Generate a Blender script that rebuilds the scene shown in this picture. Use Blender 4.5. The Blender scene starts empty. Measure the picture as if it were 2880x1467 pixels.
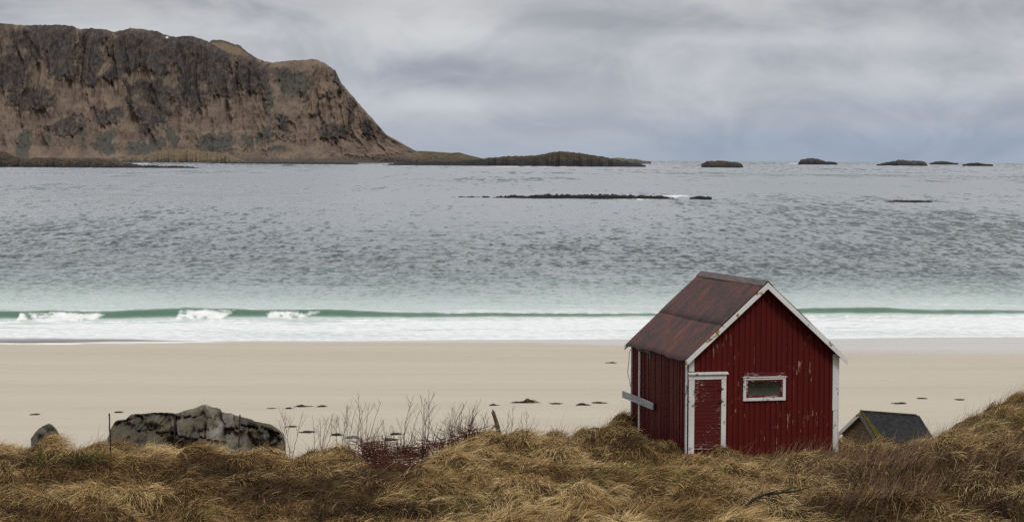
import bpy, math, random
import numpy as np
from mathutils import Vector, Matrix
random.seed(7)
RNG = np.random.default_rng(11)
SC = bpy.context.scene
COL = SC.collection

# ------------------------------------------------------------------ camera
F = 6400.0                 # focal length in photo pixels (2880 wide)
HC = 11.0                  # eye height above the sea
ROLL = 0.0065
HY = 448.7                 # horizon row at the picture's middle column
PITCH = math.atan((733.5 - HY) / F)
cam_d = bpy.data.cameras.new("camera")
cam = bpy.data.objects.new("camera", cam_d)
COL.objects.link(cam)
fw = np.array([0, math.cos(PITCH), -math.sin(PITCH)])
rt0 = np.array([1.0, 0, 0]); up0 = np.cross(rt0, fw)
rt = rt0 * math.cos(ROLL) + up0 * math.sin(ROLL)
up = up0 * math.cos(ROLL) - rt0 * math.sin(ROLL)
m = Matrix(((rt[0], up[0], -fw[0], 0), (rt[1], up[1], -fw[1], 0), (rt[2], up[2], -fw[2], HC), (0, 0, 0, 1)))
cam.matrix_world = m
cam_d.sensor_width = 36.0
cam_d.lens = F / 2880 * 36
cam_d.clip_start = 0.5
cam_d.clip_end = 200000
SC.camera = cam

# ------------------------------------------------------------------ view, sky, sun
SC.view_settings.view_transform = 'Standard'
SC.view_settings.look = 'None'
SC.view_settings.exposure = 0.12
SC.view_settings.gamma = 1.0
SUN_EL, SUN_AZ = math.radians(48), math.radians(158)    # azimuth clockwise from +Y: behind the camera, to the right
world = bpy.data.worlds.new("World")
SC.world = world
world.use_nodes = True
WN = world.node_tree.nodes; WL = world.node_tree.links
WN.clear()


def nd(nt, kind, **kw):
    n = nt.nodes.new(kind)
    for k, v in kw.items():
        if k == 'inp':
            for kk, vv in v.items():
                n.inputs[kk].default_value = vv
        else:
            setattr(n, k, v)
    return n


def mathn(nt, op, a, b=None, c=None, clamp=False):
    n = nt.nodes.new('ShaderNodeMath'); n.operation = op; n.use_clamp = clamp
    for i, v in enumerate((a, b, c)):
        if v is None:
            continue
        if isinstance(v, (int, float)):
            n.inputs[i].default_value = v
        else:
            nt.links.new(v, n.inputs[i])
    return n.outputs[0]


def ramp(nt, fac, stops, interp='LINEAR'):
    n = nt.nodes.new('ShaderNodeValToRGB')
    n.color_ramp.interpolation = interp
    el = n.color_ramp.elements
    while len(el) < len(stops):
        el.new(0.5)
    for e, (p, c) in zip(el, stops):
        e.position = p
        e.color = (c, c, c, 1) if isinstance(c, (int, float)) else (c[0], c[1], c[2], 1)
    nt.links.new(fac, n.inputs[0])
    return n.outputs[0]


def mixc(nt, fac, a, b, blend='MIX'):
    n = nt.nodes.new('ShaderNodeMix'); n.data_type = 'RGBA'; n.blend_type = blend
    for sock, v in ((n.inputs[0], fac), (n.inputs[6], a), (n.inputs[7], b)):
        if isinstance(v, (int, float)):
            sock.default_value = v
        elif isinstance(v, tuple):
            sock.default_value = (v[0], v[1], v[2], 1)
        else:
            nt.links.new(v, sock)
    return n.outputs[2]


def build_world():
    nt = world.node_tree
    tc = nd(nt, 'ShaderNodeTexCoord')
    sep = nd(nt, 'ShaderNodeSeparateXYZ'); nt.links.new(tc.outputs['Generated'], sep.inputs[0])
    z = mathn(nt, 'MAXIMUM', sep.outputs[2], 0.0)
    sky = nd(nt, 'ShaderNodeTexSky')
    sky.sky_type = 'NISHITA'; sky.sun_disc = False
    sky.sun_elevation = SUN_EL; sky.sun_rotation = SUN_AZ
    bg1 = nd(nt, 'ShaderNodeBackground'); nt.links.new(sky.outputs[0], bg1.inputs[0]); bg1.inputs[1].default_value = 0.07
    # the cloud deck: colour by elevation, broken up by layered noise
    zz = mathn(nt, 'POWER', z, 0.5)
    base = ramp(nt, zz, [(0.0, (.345, .395, .475)), (0.12, (.40, .43, .49)), (0.19, (.455, .475, .515)), (0.27, (.46, .465, .485)), (0.33, (.68, .69, .71)), (0.6, (.84, .85, .87)), (1.0, (.98, .98, 1.0))])
    def cl(sx, sz, off, det, rough=.55):
        comb = nd(nt, 'ShaderNodeCombineXYZ')
        nt.links.new(mathn(nt, 'MULTIPLY', sep.outputs[0], sx), comb.inputs[0])
        nt.links.new(mathn(nt, 'MULTIPLY', sep.outputs[1], sx), comb.inputs[1])
        nt.links.new(mathn(nt, 'ADD', mathn(nt, 'MULTIPLY', z, sz), off), comb.inputs[2])
        n = nd(nt, 'ShaderNodeTexNoise', inp={'Scale': 1.0, 'Detail': det, 'Roughness': rough, 'Distortion': .9})
        nt.links.new(comb.outputs[0], n.inputs['Vector'])
        return n.outputs[0]
    n1 = cl(13, 28, 3.2, 5)
    n2 = cl(34, 80, 9.7, 7, .6)
    n = mathn(nt, 'ADD', mathn(nt, 'MULTIPLY', n1, .80), mathn(nt, 'MULTIPLY', n2, .20))
    bl = ramp(nt, n, [(.30, 0.0), (.70, 1.0)], 'EASE')
    fade = ramp(nt, z, [(0.0, .25), (.018, .75), (.04, 1.0)])
    tint = mixc(nt, bl, (.79, .81, .85), (1.19, 1.18, 1.16))
    tint = mixc(nt, fade, (1.0, 1.0, 1.0), tint)
    col = mixc(nt, 1.0, base, tint, 'MULTIPLY')
    # single cloud banks: direction x, z, half-sizes, gain
    for (dx, dz, rx, rz, col_) in CLOUDS:
        ex = mathn(nt, 'DIVIDE', mathn(nt, 'SUBTRACT', sep.outputs[0], dx), rx)
        ez = mathn(nt, 'DIVIDE', mathn(nt, 'SUBTRACT', sep.outputs[2], dz), rz)
        wob = mathn(nt, 'MULTIPLY', mathn(nt, 'SUBTRACT', n, .5), 3.0)
        r2 = mathn(nt, 'ADD', mathn(nt, 'MULTIPLY', ex, ex), mathn(nt, 'MULTIPLY', ez, ez))
        r2 = mathn(nt, 'ADD', r2, wob)
        g = mathn(nt, 'POWER', 2.718, mathn(nt, 'MULTIPLY', mathn(nt, 'MAXIMUM', r2, 0.0), -1.0))
        # only in front of the viewer's side of the sky
        g = mathn(nt, 'MULTIPLY', g, mathn(nt, 'GREATER_THAN', sep.outputs[1], 0.0))
        col = mixc(nt, g, col, mixc(nt, 1.0, col, col_, 'MULTIPLY'))
    bg2 = nd(nt, 'ShaderNodeBackground'); nt.links.new(col, bg2.inputs[0]); bg2.inputs[1].default_value = 1.0
    mx = nd(nt, 'ShaderNodeMixShader'); mx.inputs[0].default_value = .93
    nt.links.new(bg1.outputs[0], mx.inputs[1]); nt.links.new(bg2.outputs[0], mx.inputs[2])
    out = nd(nt, 'ShaderNodeOutputWorld'); nt.links.new(mx.outputs[0], out.inputs[0])


def skydir(px, py):
    return (px - 1440) / F, (HY - py) / F


CLOUDS = []
for px, py, rx, ry, c in [(1200, 210, 300, 48, (.76, .775, .84)), (1330, 95, 260, 55, (1.25, 1.24, 1.20)), (2300, 165, 420, 50, (.82, .835, .87)), (1650, 60, 300, 30, (.86, .86, .88)),
                          (1280, 292, 330, 30, (1.17, 1.17, 1.14)), (380, 20, 600, 40, (.80, .80, .82)), (2600, 40, 600, 50, (.76, .77, .80)), (2150, 110, 300, 26, (1.14, 1.13, 1.12)),
                          (2600, 400, 900, 55, (.78, .86, .95)), (2650, 290, 420, 40, (.84, .88, .93))]:
    a, b = skydir(px, py)
    CLOUDS.append((a, b, rx / F, ry / F, c))
build_world()
sl = bpy.data.lights.new("sun", 'SUN')
sl.energy = 1.5; sl.angle = math.radians(16); sl.color = (1.0, .96, .90)
so = bpy.data.objects.new("sun", sl); COL.objects.link(so)
sd = Vector((math.sin(SUN_AZ) * math.cos(SUN_EL), math.cos(SUN_AZ) * math.cos(SUN_EL), math.sin(SUN_EL)))
so.rotation_euler = sd.to_track_quat('Z', 'Y').to_euler()
so.location = (0, 0, 60)
try:
    SC.cycles.max_bounces = 6
    SC.cycles.use_denoising = False
except Exception:
    pass


# ------------------------------------------------------------------ helpers
def hor(u):
    return HY + ROLL * (np.asarray(u, float) - 1440)


def X_of(u, Y):
    return (np.asarray(u, float) - 1440) / F * Y


def Z_of(u, py, Y):
    return HC - (py - hor(u)) / F * Y


def pix(x, y, z):
    d = x * fw[0] + y * fw[1] + (z - HC) * fw[2]
    a = x * rt[0] + y * rt[1] + (z - HC) * rt[2]
    b = x * up[0] + y * up[1] + (z - HC) * up[2]
    return 1440 + F * a / d, 733.5 - F * b / d


def hash2(ix, iy, seed):
    h = (ix.astype(np.int64) * 374761393 + iy.astype(np.int64) * 668265263 + seed * 974634777) & 0x7fffffff
    h = ((h ^ (h >> 13)) * 1274126177) & 0x7fffffff
    h = ((h ^ (h >> 16)) * 2246822519) & 0x7fffffff
    return (h & 0xffffff) / float(0xffffff)


def vnoise(x, y, seed=0):
    x = np.asarray(x, float); y = np.asarray(y, float)
    ix = np.floor(x); iy = np.floor(y)
    fx = x - ix; fy = y - iy
    fx = fx * fx * fx * (fx * (fx * 6 - 15) + 10); fy = fy * fy * fy * (fy * (fy * 6 - 15) + 10)
    a = hash2(ix, iy, seed); b = hash2(ix + 1, iy, seed); c = hash2(ix, iy + 1, seed); d = hash2(ix + 1, iy + 1, seed)
    return (a * (1 - fx) + b * fx) * (1 - fy) + (c * (1 - fx) + d * fx) * fy


def fbm(x, y, seed=0, oct=4, gain=.5):
    s = 0; a = 1; t = 0
    for o in range(oct):
        s = s + a * vnoise(x * 2 ** o + 17.3 * o, y * 2 ** o - 9.1 * o, seed + o); t += a; a *= gain
    return s / t


def sstep(a, b, x):
    t = np.clip((np.asarray(x, float) - a) / (b - a), 0, 1)
    return t * t * (3 - 2 * t)


def mesh_np(name, V, Fq, mat=None, parent=None, attrs=None, smooth=True):
    """one mesh object out of numpy vertices and quads (or a list of n-gons)"""
    me = bpy.data.meshes.new(name)
    V = np.asarray(V, np.float32)
    if isinstance(Fq, np.ndarray):
        k = Fq.shape[1]
        me.vertices.add(len(V)); me.vertices.foreach_set('co', V.ravel())
        me.loops.add(Fq.size); me.loops.foreach_set('vertex_index', Fq.astype(np.int32).ravel())
        me.polygons.add(len(Fq))
        me.polygons.foreach_set('loop_start', np.arange(0, Fq.size, k, dtype=np.int32))
        me.polygons.foreach_set('loop_total', np.full(len(Fq), k, np.int32))
        me.update(calc_edges=True)
    else:
        me.from_pydata([tuple(v) for v in V.tolist()], [], Fq)
        me.update()
    if attrs:
        for an, av in attrs.items():
            av = np.asarray(av, np.float32)
            if av.ndim == 1:
                at_ = me.attributes.new(an, 'FLOAT', 'POINT'); at_.data.foreach_set('value', av)
            else:
                at_ = me.attributes.new(an, 'FLOAT_COLOR', 'POINT')
                c4 = np.ones((len(av), 4), np.float32); c4[:, :3] = av
                at_.data.foreach_set('color', c4.ravel())
    me.polygons.foreach_set('use_smooth', np.full(len(me.polygons), bool(smooth)))
    o = bpy.data.objects.new(name, me)
    COL.objects.link(o)
    if mat is not None:
        me.materials.append(mat)
    if parent is not None:
        o.parent = parent
    return o


def grid_faces(nr, nc):
    i = np.arange(nr - 1)[:, None] * nc + np.arange(nc - 1)[None, :]
    i = i.ravel()
    return np.stack([i, i + 1, i + nc + 1, i + nc], 1)


def tag(o, label=None, cat=None, group=None, kind=None):
    if label: o['label'] = label
    if cat: o['category'] = cat
    if group: o['group'] = group
    if kind: o['kind'] = kind
    return o


def empty(name, loc, rz=0.0):
    o = bpy.data.objects.new(name, None); COL.objects.link(o)
    o.location = loc; o.rotation_euler = (0, 0, rz); o.empty_display_size = .3
    return o


class MB:
    """collects boxes, prisms and tubes, then links them as one mesh object"""
    def __init__(s):
        s.v = []; s.f = []

    def add(s, vs, fs):
        b = len(s.v); s.v += [tuple(map(float, v)) for v in vs]; s.f += [tuple(b + i for i in f) for f in fs]

    def box(s, x0, x1, y0, y1, z0, z1):
        s.add([(x0, y0, z0), (x1, y0, z0), (x1, y1, z0), (x0, y1, z0), (x0, y0, z1), (x1, y0, z1), (x1, y1, z1), (x0, y1, z1)],
              [(0, 3, 2, 1), (4, 5, 6, 7), (0, 1, 5, 4), (1, 2, 6, 5), (2, 3, 7, 6), (3, 0, 4, 7)])

    def prism(s, A, d):
        """polygon A (list of 3d points) pushed along d"""
        n = len(A); d = np.array(d, float)
        B = [np.array(p, float) + d for p in A]
        s.add(list(A) + B, [tuple(range(n))[::-1], tuple(range(n, 2 * n))] + [(i, (i + 1) % n, n + (i + 1) % n, n + i) for i in range(n)])

    def tube(s, P, R, n=5, cap=True):
        P = [Vector(p) for p in P]; b = len(s.v); k = len(P)
        if isinstance(R, (int, float)): R = [R] * k
        ref = Vector((0.31, .87, .2))
        for i, p in enumerate(P):
            t = (P[min(i + 1, k - 1)] - P[max(i - 1, 0)]).normalized()
            a = t.cross(ref)
            if a.length < .05: a = t.cross(Vector((1, 0, 0)))
            a.normalize(); c = t.cross(a)
            for j in range(n):
                q = 2 * math.pi * j / n
                s.v.append(tuple(p + (a * math.cos(q) + c * math.sin(q)) * R[i]))
        for i in range(k - 1):
            for j in range(n):
                s.f.append((b + i * n + j, b + i * n + (j + 1) % n, b + (i + 1) * n + (j + 1) % n, b + (i + 1) * n + j))
        if cap:
            s.f.append(tuple(range(b, b + n))[::-1]); s.f.append(tuple(range(b + (k - 1) * n, b + k * n)))

    def build(s, name, mat, parent=None, smooth=False, bevel=0):
        o = mesh_np(name, np.array(s.v), s.f, mat, parent, smooth=smooth)
        if bevel:
            md = o.modifiers.new('bevel', 'BEVEL'); md.width = bevel; md.segments = 1
        return o


# ------------------------------------------------------------------ materials
def newmat(name):
    mt = bpy.data.materials.new(name); mt.use_nodes = True
    nt = mt.node_tree; nt.nodes.clear()
    out = nd(nt, 'ShaderNodeOutputMaterial')
    p = nd(nt, 'ShaderNodeBsdfPrincipled'); nt.links.new(p.outputs[0], out.inputs[0])
    return mt, nt, p


def setc(nt, p, sock, v):
    if isinstance(v, tuple): p.inputs[sock].default_value = (*v, 1)
    elif isinstance(v, (int, float)): p.inputs[sock].default_value = v
    else: nt.links.new(v, p.inputs[sock])


def noise(nt, scale=(1, 1, 1), det=5, rough=.55, coord='Object', dist=0.0, off=(0, 0, 0)):
    tc = nd(nt, 'ShaderNodeTexCoord')
    mp = nd(nt, 'ShaderNodeMapping'); mp.inputs['Scale'].default_value = scale; mp.inputs['Location'].default_value = off
    nt.links.new(tc.outputs[coord], mp.inputs[0])
    n = nd(nt, 'ShaderNodeTexNoise', inp={'Scale': 1.0, 'Detail': det, 'Roughness': rough, 'Distortion': dist})
    nt.links.new(mp.outputs[0], n.inputs['Vector'])
    return n.outputs[0]


def bump(nt, p, h, strength=.5, dist=.02):
    b = nd(nt, 'ShaderNodeBump'); b.inputs['Strength'].default_value = strength; b.inputs['Distance'].default_value = dist
    nt.links.new(h, b.inputs['Height']); nt.links.new(b.outputs[0], p.inputs['Normal'])


def paint_mat(name, paint, bare, stretch, amount, rough=.65, paint2=None, streak=False):
    """old paint flaking off the wood: stretch = noise scale per axis, amount = share of bare wood"""
    mt, nt, p = newmat(name)
    n1 = noise(nt, stretch, 6, .65, dist=.3)
    n2 = noise(nt, (1.1, 1.1, .9), 3, .5, off=(3, 1, 7))
    k = mathn(nt, 'ADD', mathn(nt, 'MULTIPLY', n1, .75), mathn(nt, 'MULTIPLY', n2, .45))
    t = .80 - amount
    msk = ramp(nt, k, [(t, 0.0), (t + .018, 1.0)])
    if streak:
        n3 = noise(nt, (26, 26, .55), 3, .6, off=(6, 2, 3)); n4 = noise(nt, (9, 9, 5), 5, .7, off=(2, 7, 1))
        k3 = mathn(nt, 'ADD', mathn(nt, 'MULTIPLY', n3, .8), mathn(nt, 'MULTIPLY', n4, .35))
        msk = mathn(nt, 'MAXIMUM', msk, ramp(nt, k3, [(.745, 0.0), (.79, .75)]))
    var = noise(nt, tuple(.35 * s for s in stretch), 4, .6, off=(5, 5, 5))
    pc = mixc(nt, var, tuple(c * .72 for c in paint), paint2 or tuple(min(1, c * 1.25) for c in paint))
    bv = noise(nt, tuple(1.6 * s for s in stretch), 5, .7, off=(1, 9, 2))
    bc = mixc(nt, bv, tuple(c * .35 for c in bare), bare)
    setc(nt, p, 'Base Color', mixc(nt, msk, pc, bc))
    p.inputs['Roughness'].default_value = rough
    p.inputs['Specular IOR Level'].default_value = .10
    bump(nt, p, mathn(nt, 'SUBTRACT', var, mathn(nt, 'MULTIPLY', msk, .5)), .35, .006)
    return mt


def plain_mat(name, c1, c2, stretch=(6, 6, 6), rough=.8, spec=.2, bs=.3, bd=.01, metal=0.0, det=6):
    mt, nt, p = newmat(name)
    n = noise(nt, stretch, det, .62)
    k = ramp(nt, n, [(.3, 0.0), (.7, 1.0)])
    setc(nt, p, 'Base Color', mixc(nt, k, c1, c2))
    p.inputs['Roughness'].default_value = rough; p.inputs['Specular IOR Level'].default_value = spec; p.inputs['Metallic'].default_value = metal
    bump(nt, p, n, bs, bd)
    return mt


RED = (.064, .0055, .0045)
M = {}
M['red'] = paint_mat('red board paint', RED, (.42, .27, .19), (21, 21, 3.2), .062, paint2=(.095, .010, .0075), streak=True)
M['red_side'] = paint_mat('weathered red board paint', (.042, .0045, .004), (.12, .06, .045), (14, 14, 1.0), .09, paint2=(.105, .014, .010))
M['red_door'] = paint_mat('flaking red door paint', (.062, .009, .008), (.40, .30, .27), (11, 11, 40), .125, paint2=(.095, .014, .012))
M['red_trim'] = paint_mat('flaking red trim paint', (.085, .012, .012), (.40, .34, .31), (5, 9, 22), .14)
M['white'] = paint_mat('white trim paint', (.52, .50, .47), (.22, .19, .16), (8, 8, 5), .11, paint2=(.62, .60, .58))
M['barge'] = paint_mat('white barge board paint', (.56, .54, .52), (.30, .20, .06), (4, 4, 4), .10, paint2=(.66, .64, .62))
M['greywood'] = plain_mat('weathered grey wood', (.075, .07, .072), (.21, .195, .19), (30, 3, 30), .85, .15, .5)
M['plankwood'] = plain_mat('pale grey plank wood', (.14, .135, .14), (.34, .33, .33), (30, 2.5, 34), .85, .15, .5)
M['ridgewood'] = plain_mat('dark grey ridge wood', (.05, .043, .042), (.165, .135, .125), (30, 2.2, 30), .85, .15, .5)
M['dark'] = plain_mat('dark rusted iron', (.012, .010, .009), (.05, .035, .028), (30, 30, 30), .8)
M['inside'] = plain_mat('dark bare boards', (.05, .035, .03), (.09, .06, .05), (6, 6, 6))  # dark brown bare boards, for the floor and the roof boarding


def roof_mat():
    mt, nt, p = newmat('rusty corrugated iron')
    st = noise(nt, (1.0, 26, 1.0), 5, .7)              # streaks down the slope
    bl = noise(nt, (1.3, 1.7, 1.3), 5, .62, off=(4, 2, 8))
    k = mathn(nt, 'ADD', mathn(nt, 'MULTIPLY', st, .75), mathn(nt, 'MULTIPLY', bl, .6))
    c = ramp(nt, k, [(.50, (.018, .015, .017)), (.62, (.042, .026, .026)), (.74, (.085, .030, .021)), (.88, (.15, .055, .032))])
    fine = noise(nt, (18, 18, 18), 4, .6, off=(8, 8, 1))
    c = mixc(nt, ramp(nt, fine, [(.55, 0.0), (.75, .6)]), c, (.16, .075, .05))
    setc(nt, p, 'Base Color', c)
    p.inputs['Roughness'].default_value = .62; p.inputs['Specular IOR Level'].default_value = .3
    bump(nt, p, fine, .25, .004)
    return mt


def attr_mat(name, attr='col', rough=.8, spec=.15, bscale=None, bs=.4, bd=.02, coord='Object', transl=0.0):
    mt, nt, p = newmat(name)
    a = nd(nt, 'ShaderNodeAttribute'); a.attribute_name = attr
    nt.links.new(a.outputs['Color'], p.inputs['Base Color'])
    p.inputs['Roughness'].default_value = rough; p.inputs['Specular IOR Level'].default_value = spec
    if bscale:
        n = noise(nt, bscale, 8, .68, coord)
        bump(nt, p, n, bs, bd)
        v = ramp(nt, n, [(.28, .55), (.72, 1.4)])
        nt.links.new(mixc(nt, 1.0, a.outputs['Color'], v, 'MULTIPLY'), p.inputs['Base Color'])
    return mt


M['roof'] = roof_mat()
M['ground'] = plain_mat('matted dead grass', (.022, .014, .007), (.085, .055, .022), (9, 3, 9), .95, .05, 1.0, .06)
M['blade'] = attr_mat('dry grass blades', rough=.7, spec=.12)
M['twig'] = attr_mat('twig bark', rough=.8, spec=.1)

# ------------------------------------------------------------------ lie of the land
YW_U = [-1600, 0, 300, 560, 800, 1100, 1760, 2400, 2880, 4600]
YW_P = [952, 950, 951, 956.5, 956.5, 956, 954, 950, 947, 944]


def y_water(u):
    p = np.interp(u, YW_U, YW_P)
    return F * HC / (p - hor(u))


def beach_z(u, Y):
    d = y_water(u) - Y
    return np.where(d > 0, .0266 * d, .035 * d)


# skyline of the grass bank: picture column, row, distance
ED_U = [-1600, -300, 0, 150, 300, 520, 800, 950, 1030, 1075, 1130, 1180, 1250, 1330, 1400, 1450, 1500, 1560, 1650, 1710, 1770, 1900, 2130, 2350, 2450, 2600, 2660, 2740, 2810, 2880, 3100, 4600]
ED_P = [1245, 1242, 1242, 1244, 1240, 1258, 1254, 1252, 1254, 1262, 1264, 1256, 1245, 1228, 1205, 1200, 1222, 1212, 1212, 1196, 1172, 1180, 1225, 1258, 1262, 1250, 1212, 1172, 1132, 1102, 1030, 900]
ED_Y = [62, 61.8, 61.5, 61.5, 61.3, 60.8, 61.2, 61, 60, 57.5, 57.4, 59.5, 61, 61.5, 62, 62, 61.6, 62, 63, 64.5, 66.5, 68, 67, 64, 62.3, 62.5, 64, 65.5, 67, 68, 69, 70]


def smooth_interp(u, xs, ys, w=22.0):
    s = 0
    for d, k in ((-1.2, .2), (-.5, .3), (.5, .3), (1.2, .2)):
        s = s + k * np.interp(np.asarray(u, float) + d * w, xs, ys)
    return s


ez = Z_of(np.array(ED_U), np.array(ED_P), np.array(ED_Y)) - .46
HUT = (4.677, 60.0, HC - 7.634)
HUT_YAW, HW_, HD_, HH_, HR_ = .257, 4.219, 4.747, 2.529, 4.416


def near_z(u):
    """height of the ground at distance 46, bottom edge of the picture"""
    return np.interp(u, [-1600, 0, 700, 1440, 2100, 2500, 2880, 4600], [3.12, 3.12, 3.12, 3.20, 3.28, 3.42, 3.66, 5.0])


def mid_z(u):
    """height at distance 54"""
    return np.interp(u, [-1600, 0, 700, 1100, 1440, 1900, 2200, 2500, 2700, 2880, 4600], [3.10, 3.10, 3.06, 3.00, 3.18, 3.18, 3.28, 3.48, 3.80, 4.16, 6.6])


def ground_base(u, Y):
    ye = smooth_interp(u, ED_U, ED_Y); ze = smooth_interp(u, ED_U, ez)
    a = near_z(u); b = mid_z(u)
    z = np.where(Y < 54, a + (b - a) * (Y - 46) / 8, b + (ze - b) * sstep(0, 1, (Y - 54) / np.maximum(ye - 54, 1.5)) ** 1.0)
    z = np.where(Y < 46, a + (46 - Y) * .124 * np.clip((46 - Y) / 12, 0, 1), z)
    over = np.clip(Y - ye, 0, None)
    z = z - (over * .25 + over ** 2 * .22)
    return z


# tussocks
NT = 2600
TU = RNG.uniform(-250, 3130, NT); TY = 43 + 27 * RNG.uniform(0, 1, NT) ** .9
TX = X_of(TU, TY)
keep = np.ones(NT, bool)
ye_ = smooth_interp(TU, ED_U, ED_Y)
keep &= TY < ye_ + 1.5
ca, sa = math.cos(HUT_YAW), math.sin(HUT_YAW)
def hut_local(x, y):
    dx, dy = x - HUT[0], y - HUT[1]
    return dx * ca + dy * sa, -dx * sa + dy * ca
lx, ly = hut_local(TX, TY)
keep &= ~((lx > -.25) & (lx < HW_ + .2) & (ly > -.35) & (ly < HD_ + .2))
TU, TY, TX = TU[keep], TY[keep], TX[keep]
NT = len(TU)
TR = RNG.uniform(.30, .68, NT) * np.where(RNG.random(NT) < .12, 1.35, 1)
TH = TR * RNG.uniform(.34, .92, NT)
# short turf in the trodden strip before the door
TURF = np.exp(-((TU - 1880) / 420) ** 2 - ((TY - 57) / 3.0) ** 2)
TH *= 1 - .65 * TURF
TH *= np.where((np.abs(TU - 1105) < 125) & (TY > 55.5), .18, 1.0)
TH *= np.where((TU < 140) & (TY > 57), .45, 1.0)


def tussock_z(x, y):
    """soft maximum of all the mounds, by cells"""
    x = np.asarray(x, float); y = np.asarray(y, float)
    out = np.zeros(x.shape); fx = x.ravel(); fy = y.ravel(); fo = out.ravel()
    order = np.argsort(fy); sy = fy[order]
    for i in range(NT):
        a = np.searchsorted(sy, TY[i] - TR[i]); b = np.searchsorted(sy, TY[i] + TR[i])
        if b <= a: continue
        ids = order[a:b]
        dx = fx[ids] - TX[i]
        s = np.abs(dx) < TR[i]
        ids = ids[s]
        if not len(ids): continue
        r2 = ((fx[ids] - TX[i]) ** 2 + (fy[ids] - TY[i]) ** 2) / TR[i] ** 2
        h = TH[i] * np.clip(1 - r2, 0, 1) ** 1.3
        fo[ids] = np.maximum(fo[ids], h)
    return fo.reshape(x.shape)


def ground_z(x, Y, tus=True):
    u = np.asarray(x, float) / np.maximum(Y, 5) * F + 1440
    z = ground_base(u, Y) + (fbm(np.asarray(x) * .55, np.asarray(Y) * .55, 3, 3) - .5) * .30 * sstep(40, 47, Y)
    lx, ly = hut_local(np.asarray(x, float), np.asarray(Y, float))
    d = np.maximum(np.maximum(-lx, lx - HW_), np.maximum(-ly, ly - HD_))
    k = 1 - sstep(-.1, 1.3, d)
    zh = HUT[2] - .20 + .06 * np.clip(lx / HW_, 0, 1) + .22 * np.clip(ly / HD_, 0, 1) ** 2
    z = z * (1 - k) + zh * k
    if tus:
        z = z + tussock_z(x, Y)
    return z


def build_land():
    us = np.concatenate([np.linspace(-4600, -300, 30)[:-1], np.linspace(-300, 3180, 390), np.linspace(3180, 7400, 30)[1:]])
    Ys = np.concatenate([np.linspace(3, 42, 22)[:-1], np.linspace(42, 72, 270), np.linspace(72, 76, 5)[1:]])
    U, Y = np.meshgrid(us, Ys); X = X_of(U, Y)
    Z = ground_z(X, Y)
    V = np.stack([X, Y, Z], -1).reshape(-1, 3)
    V[:len(us), 2] = np.minimum(V[:len(us), 2], 9.2)
    # strip that carries the hill back under and behind the viewer
    back = np.stack([np.linspace(-40, 40, len(us)), np.full(len(us), -12.0), np.full(len(us), 9.5)], 1)
    V = np.vstack([back, V])
    o = mesh_np('ground', V, grid_faces(len(Ys) + 1, len(us)), M['ground'])
    tag(o, 'brown grassy bank in front of the beach', 'ground', kind='structure')


build_land()


def sand_mat():
    mt, nt, p = newmat('pale sand')
    a = nd(nt, 'ShaderNodeAttribute'); a.attribute_name = 'wet'
    n = noise(nt, (.05, .55, 1), 6, .6)
    n2 = noise(nt, (.5, 2.5, 1), 6, .65, off=(7, 3, 0))
    n3 = noise(nt, (.012, .12, 1), 4, .5, off=(2, 8, 0))
    k = mathn(nt, 'ADD', mathn(nt, 'MULTIPLY', n, .4), mathn(nt, 'ADD', mathn(nt, 'MULTIPLY', n2, .2), mathn(nt, 'MULTIPLY', n3, .4)))
    kk = ramp(nt, k, [(.30, 0.0), (.70, 1.0)])
    dry = mixc(nt, kk, (.382, .335, .268), (.452, .403, .325))
    wet = mixc(nt, kk, (.37, .335, .29), (.44, .405, .36))
    c = mixc(nt, a.outputs['Fac'], dry, wet)
    d = nd(nt, 'ShaderNodeAttribute'); d.attribute_name = 'dirt'
    c = mixc(nt, d.outputs['Fac'], c, (.085, .075, .075))
    la = nd(nt, 'ShaderNodeAttribute'); la.attribute_name = 'lace'
    c = mixc(nt, la.outputs['Fac'], c, (.72, .72, .71))
    setc(nt, p, 'Base Color', c)
    r = mathn(nt, 'SUBTRACT', .9, mathn(nt, 'MULTIPLY', a.outputs['Fac'], .62))
    nt.links.new(r, p.inputs['Roughness'])
    nt.links.new(mathn(nt, 'ADD', mathn(nt, 'MULTIPLY', a.outputs['Fac'], .45), .02), p.inputs['Specular IOR Level'])
    bump(nt, p, n2, .12, .01)
    return mt


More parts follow.
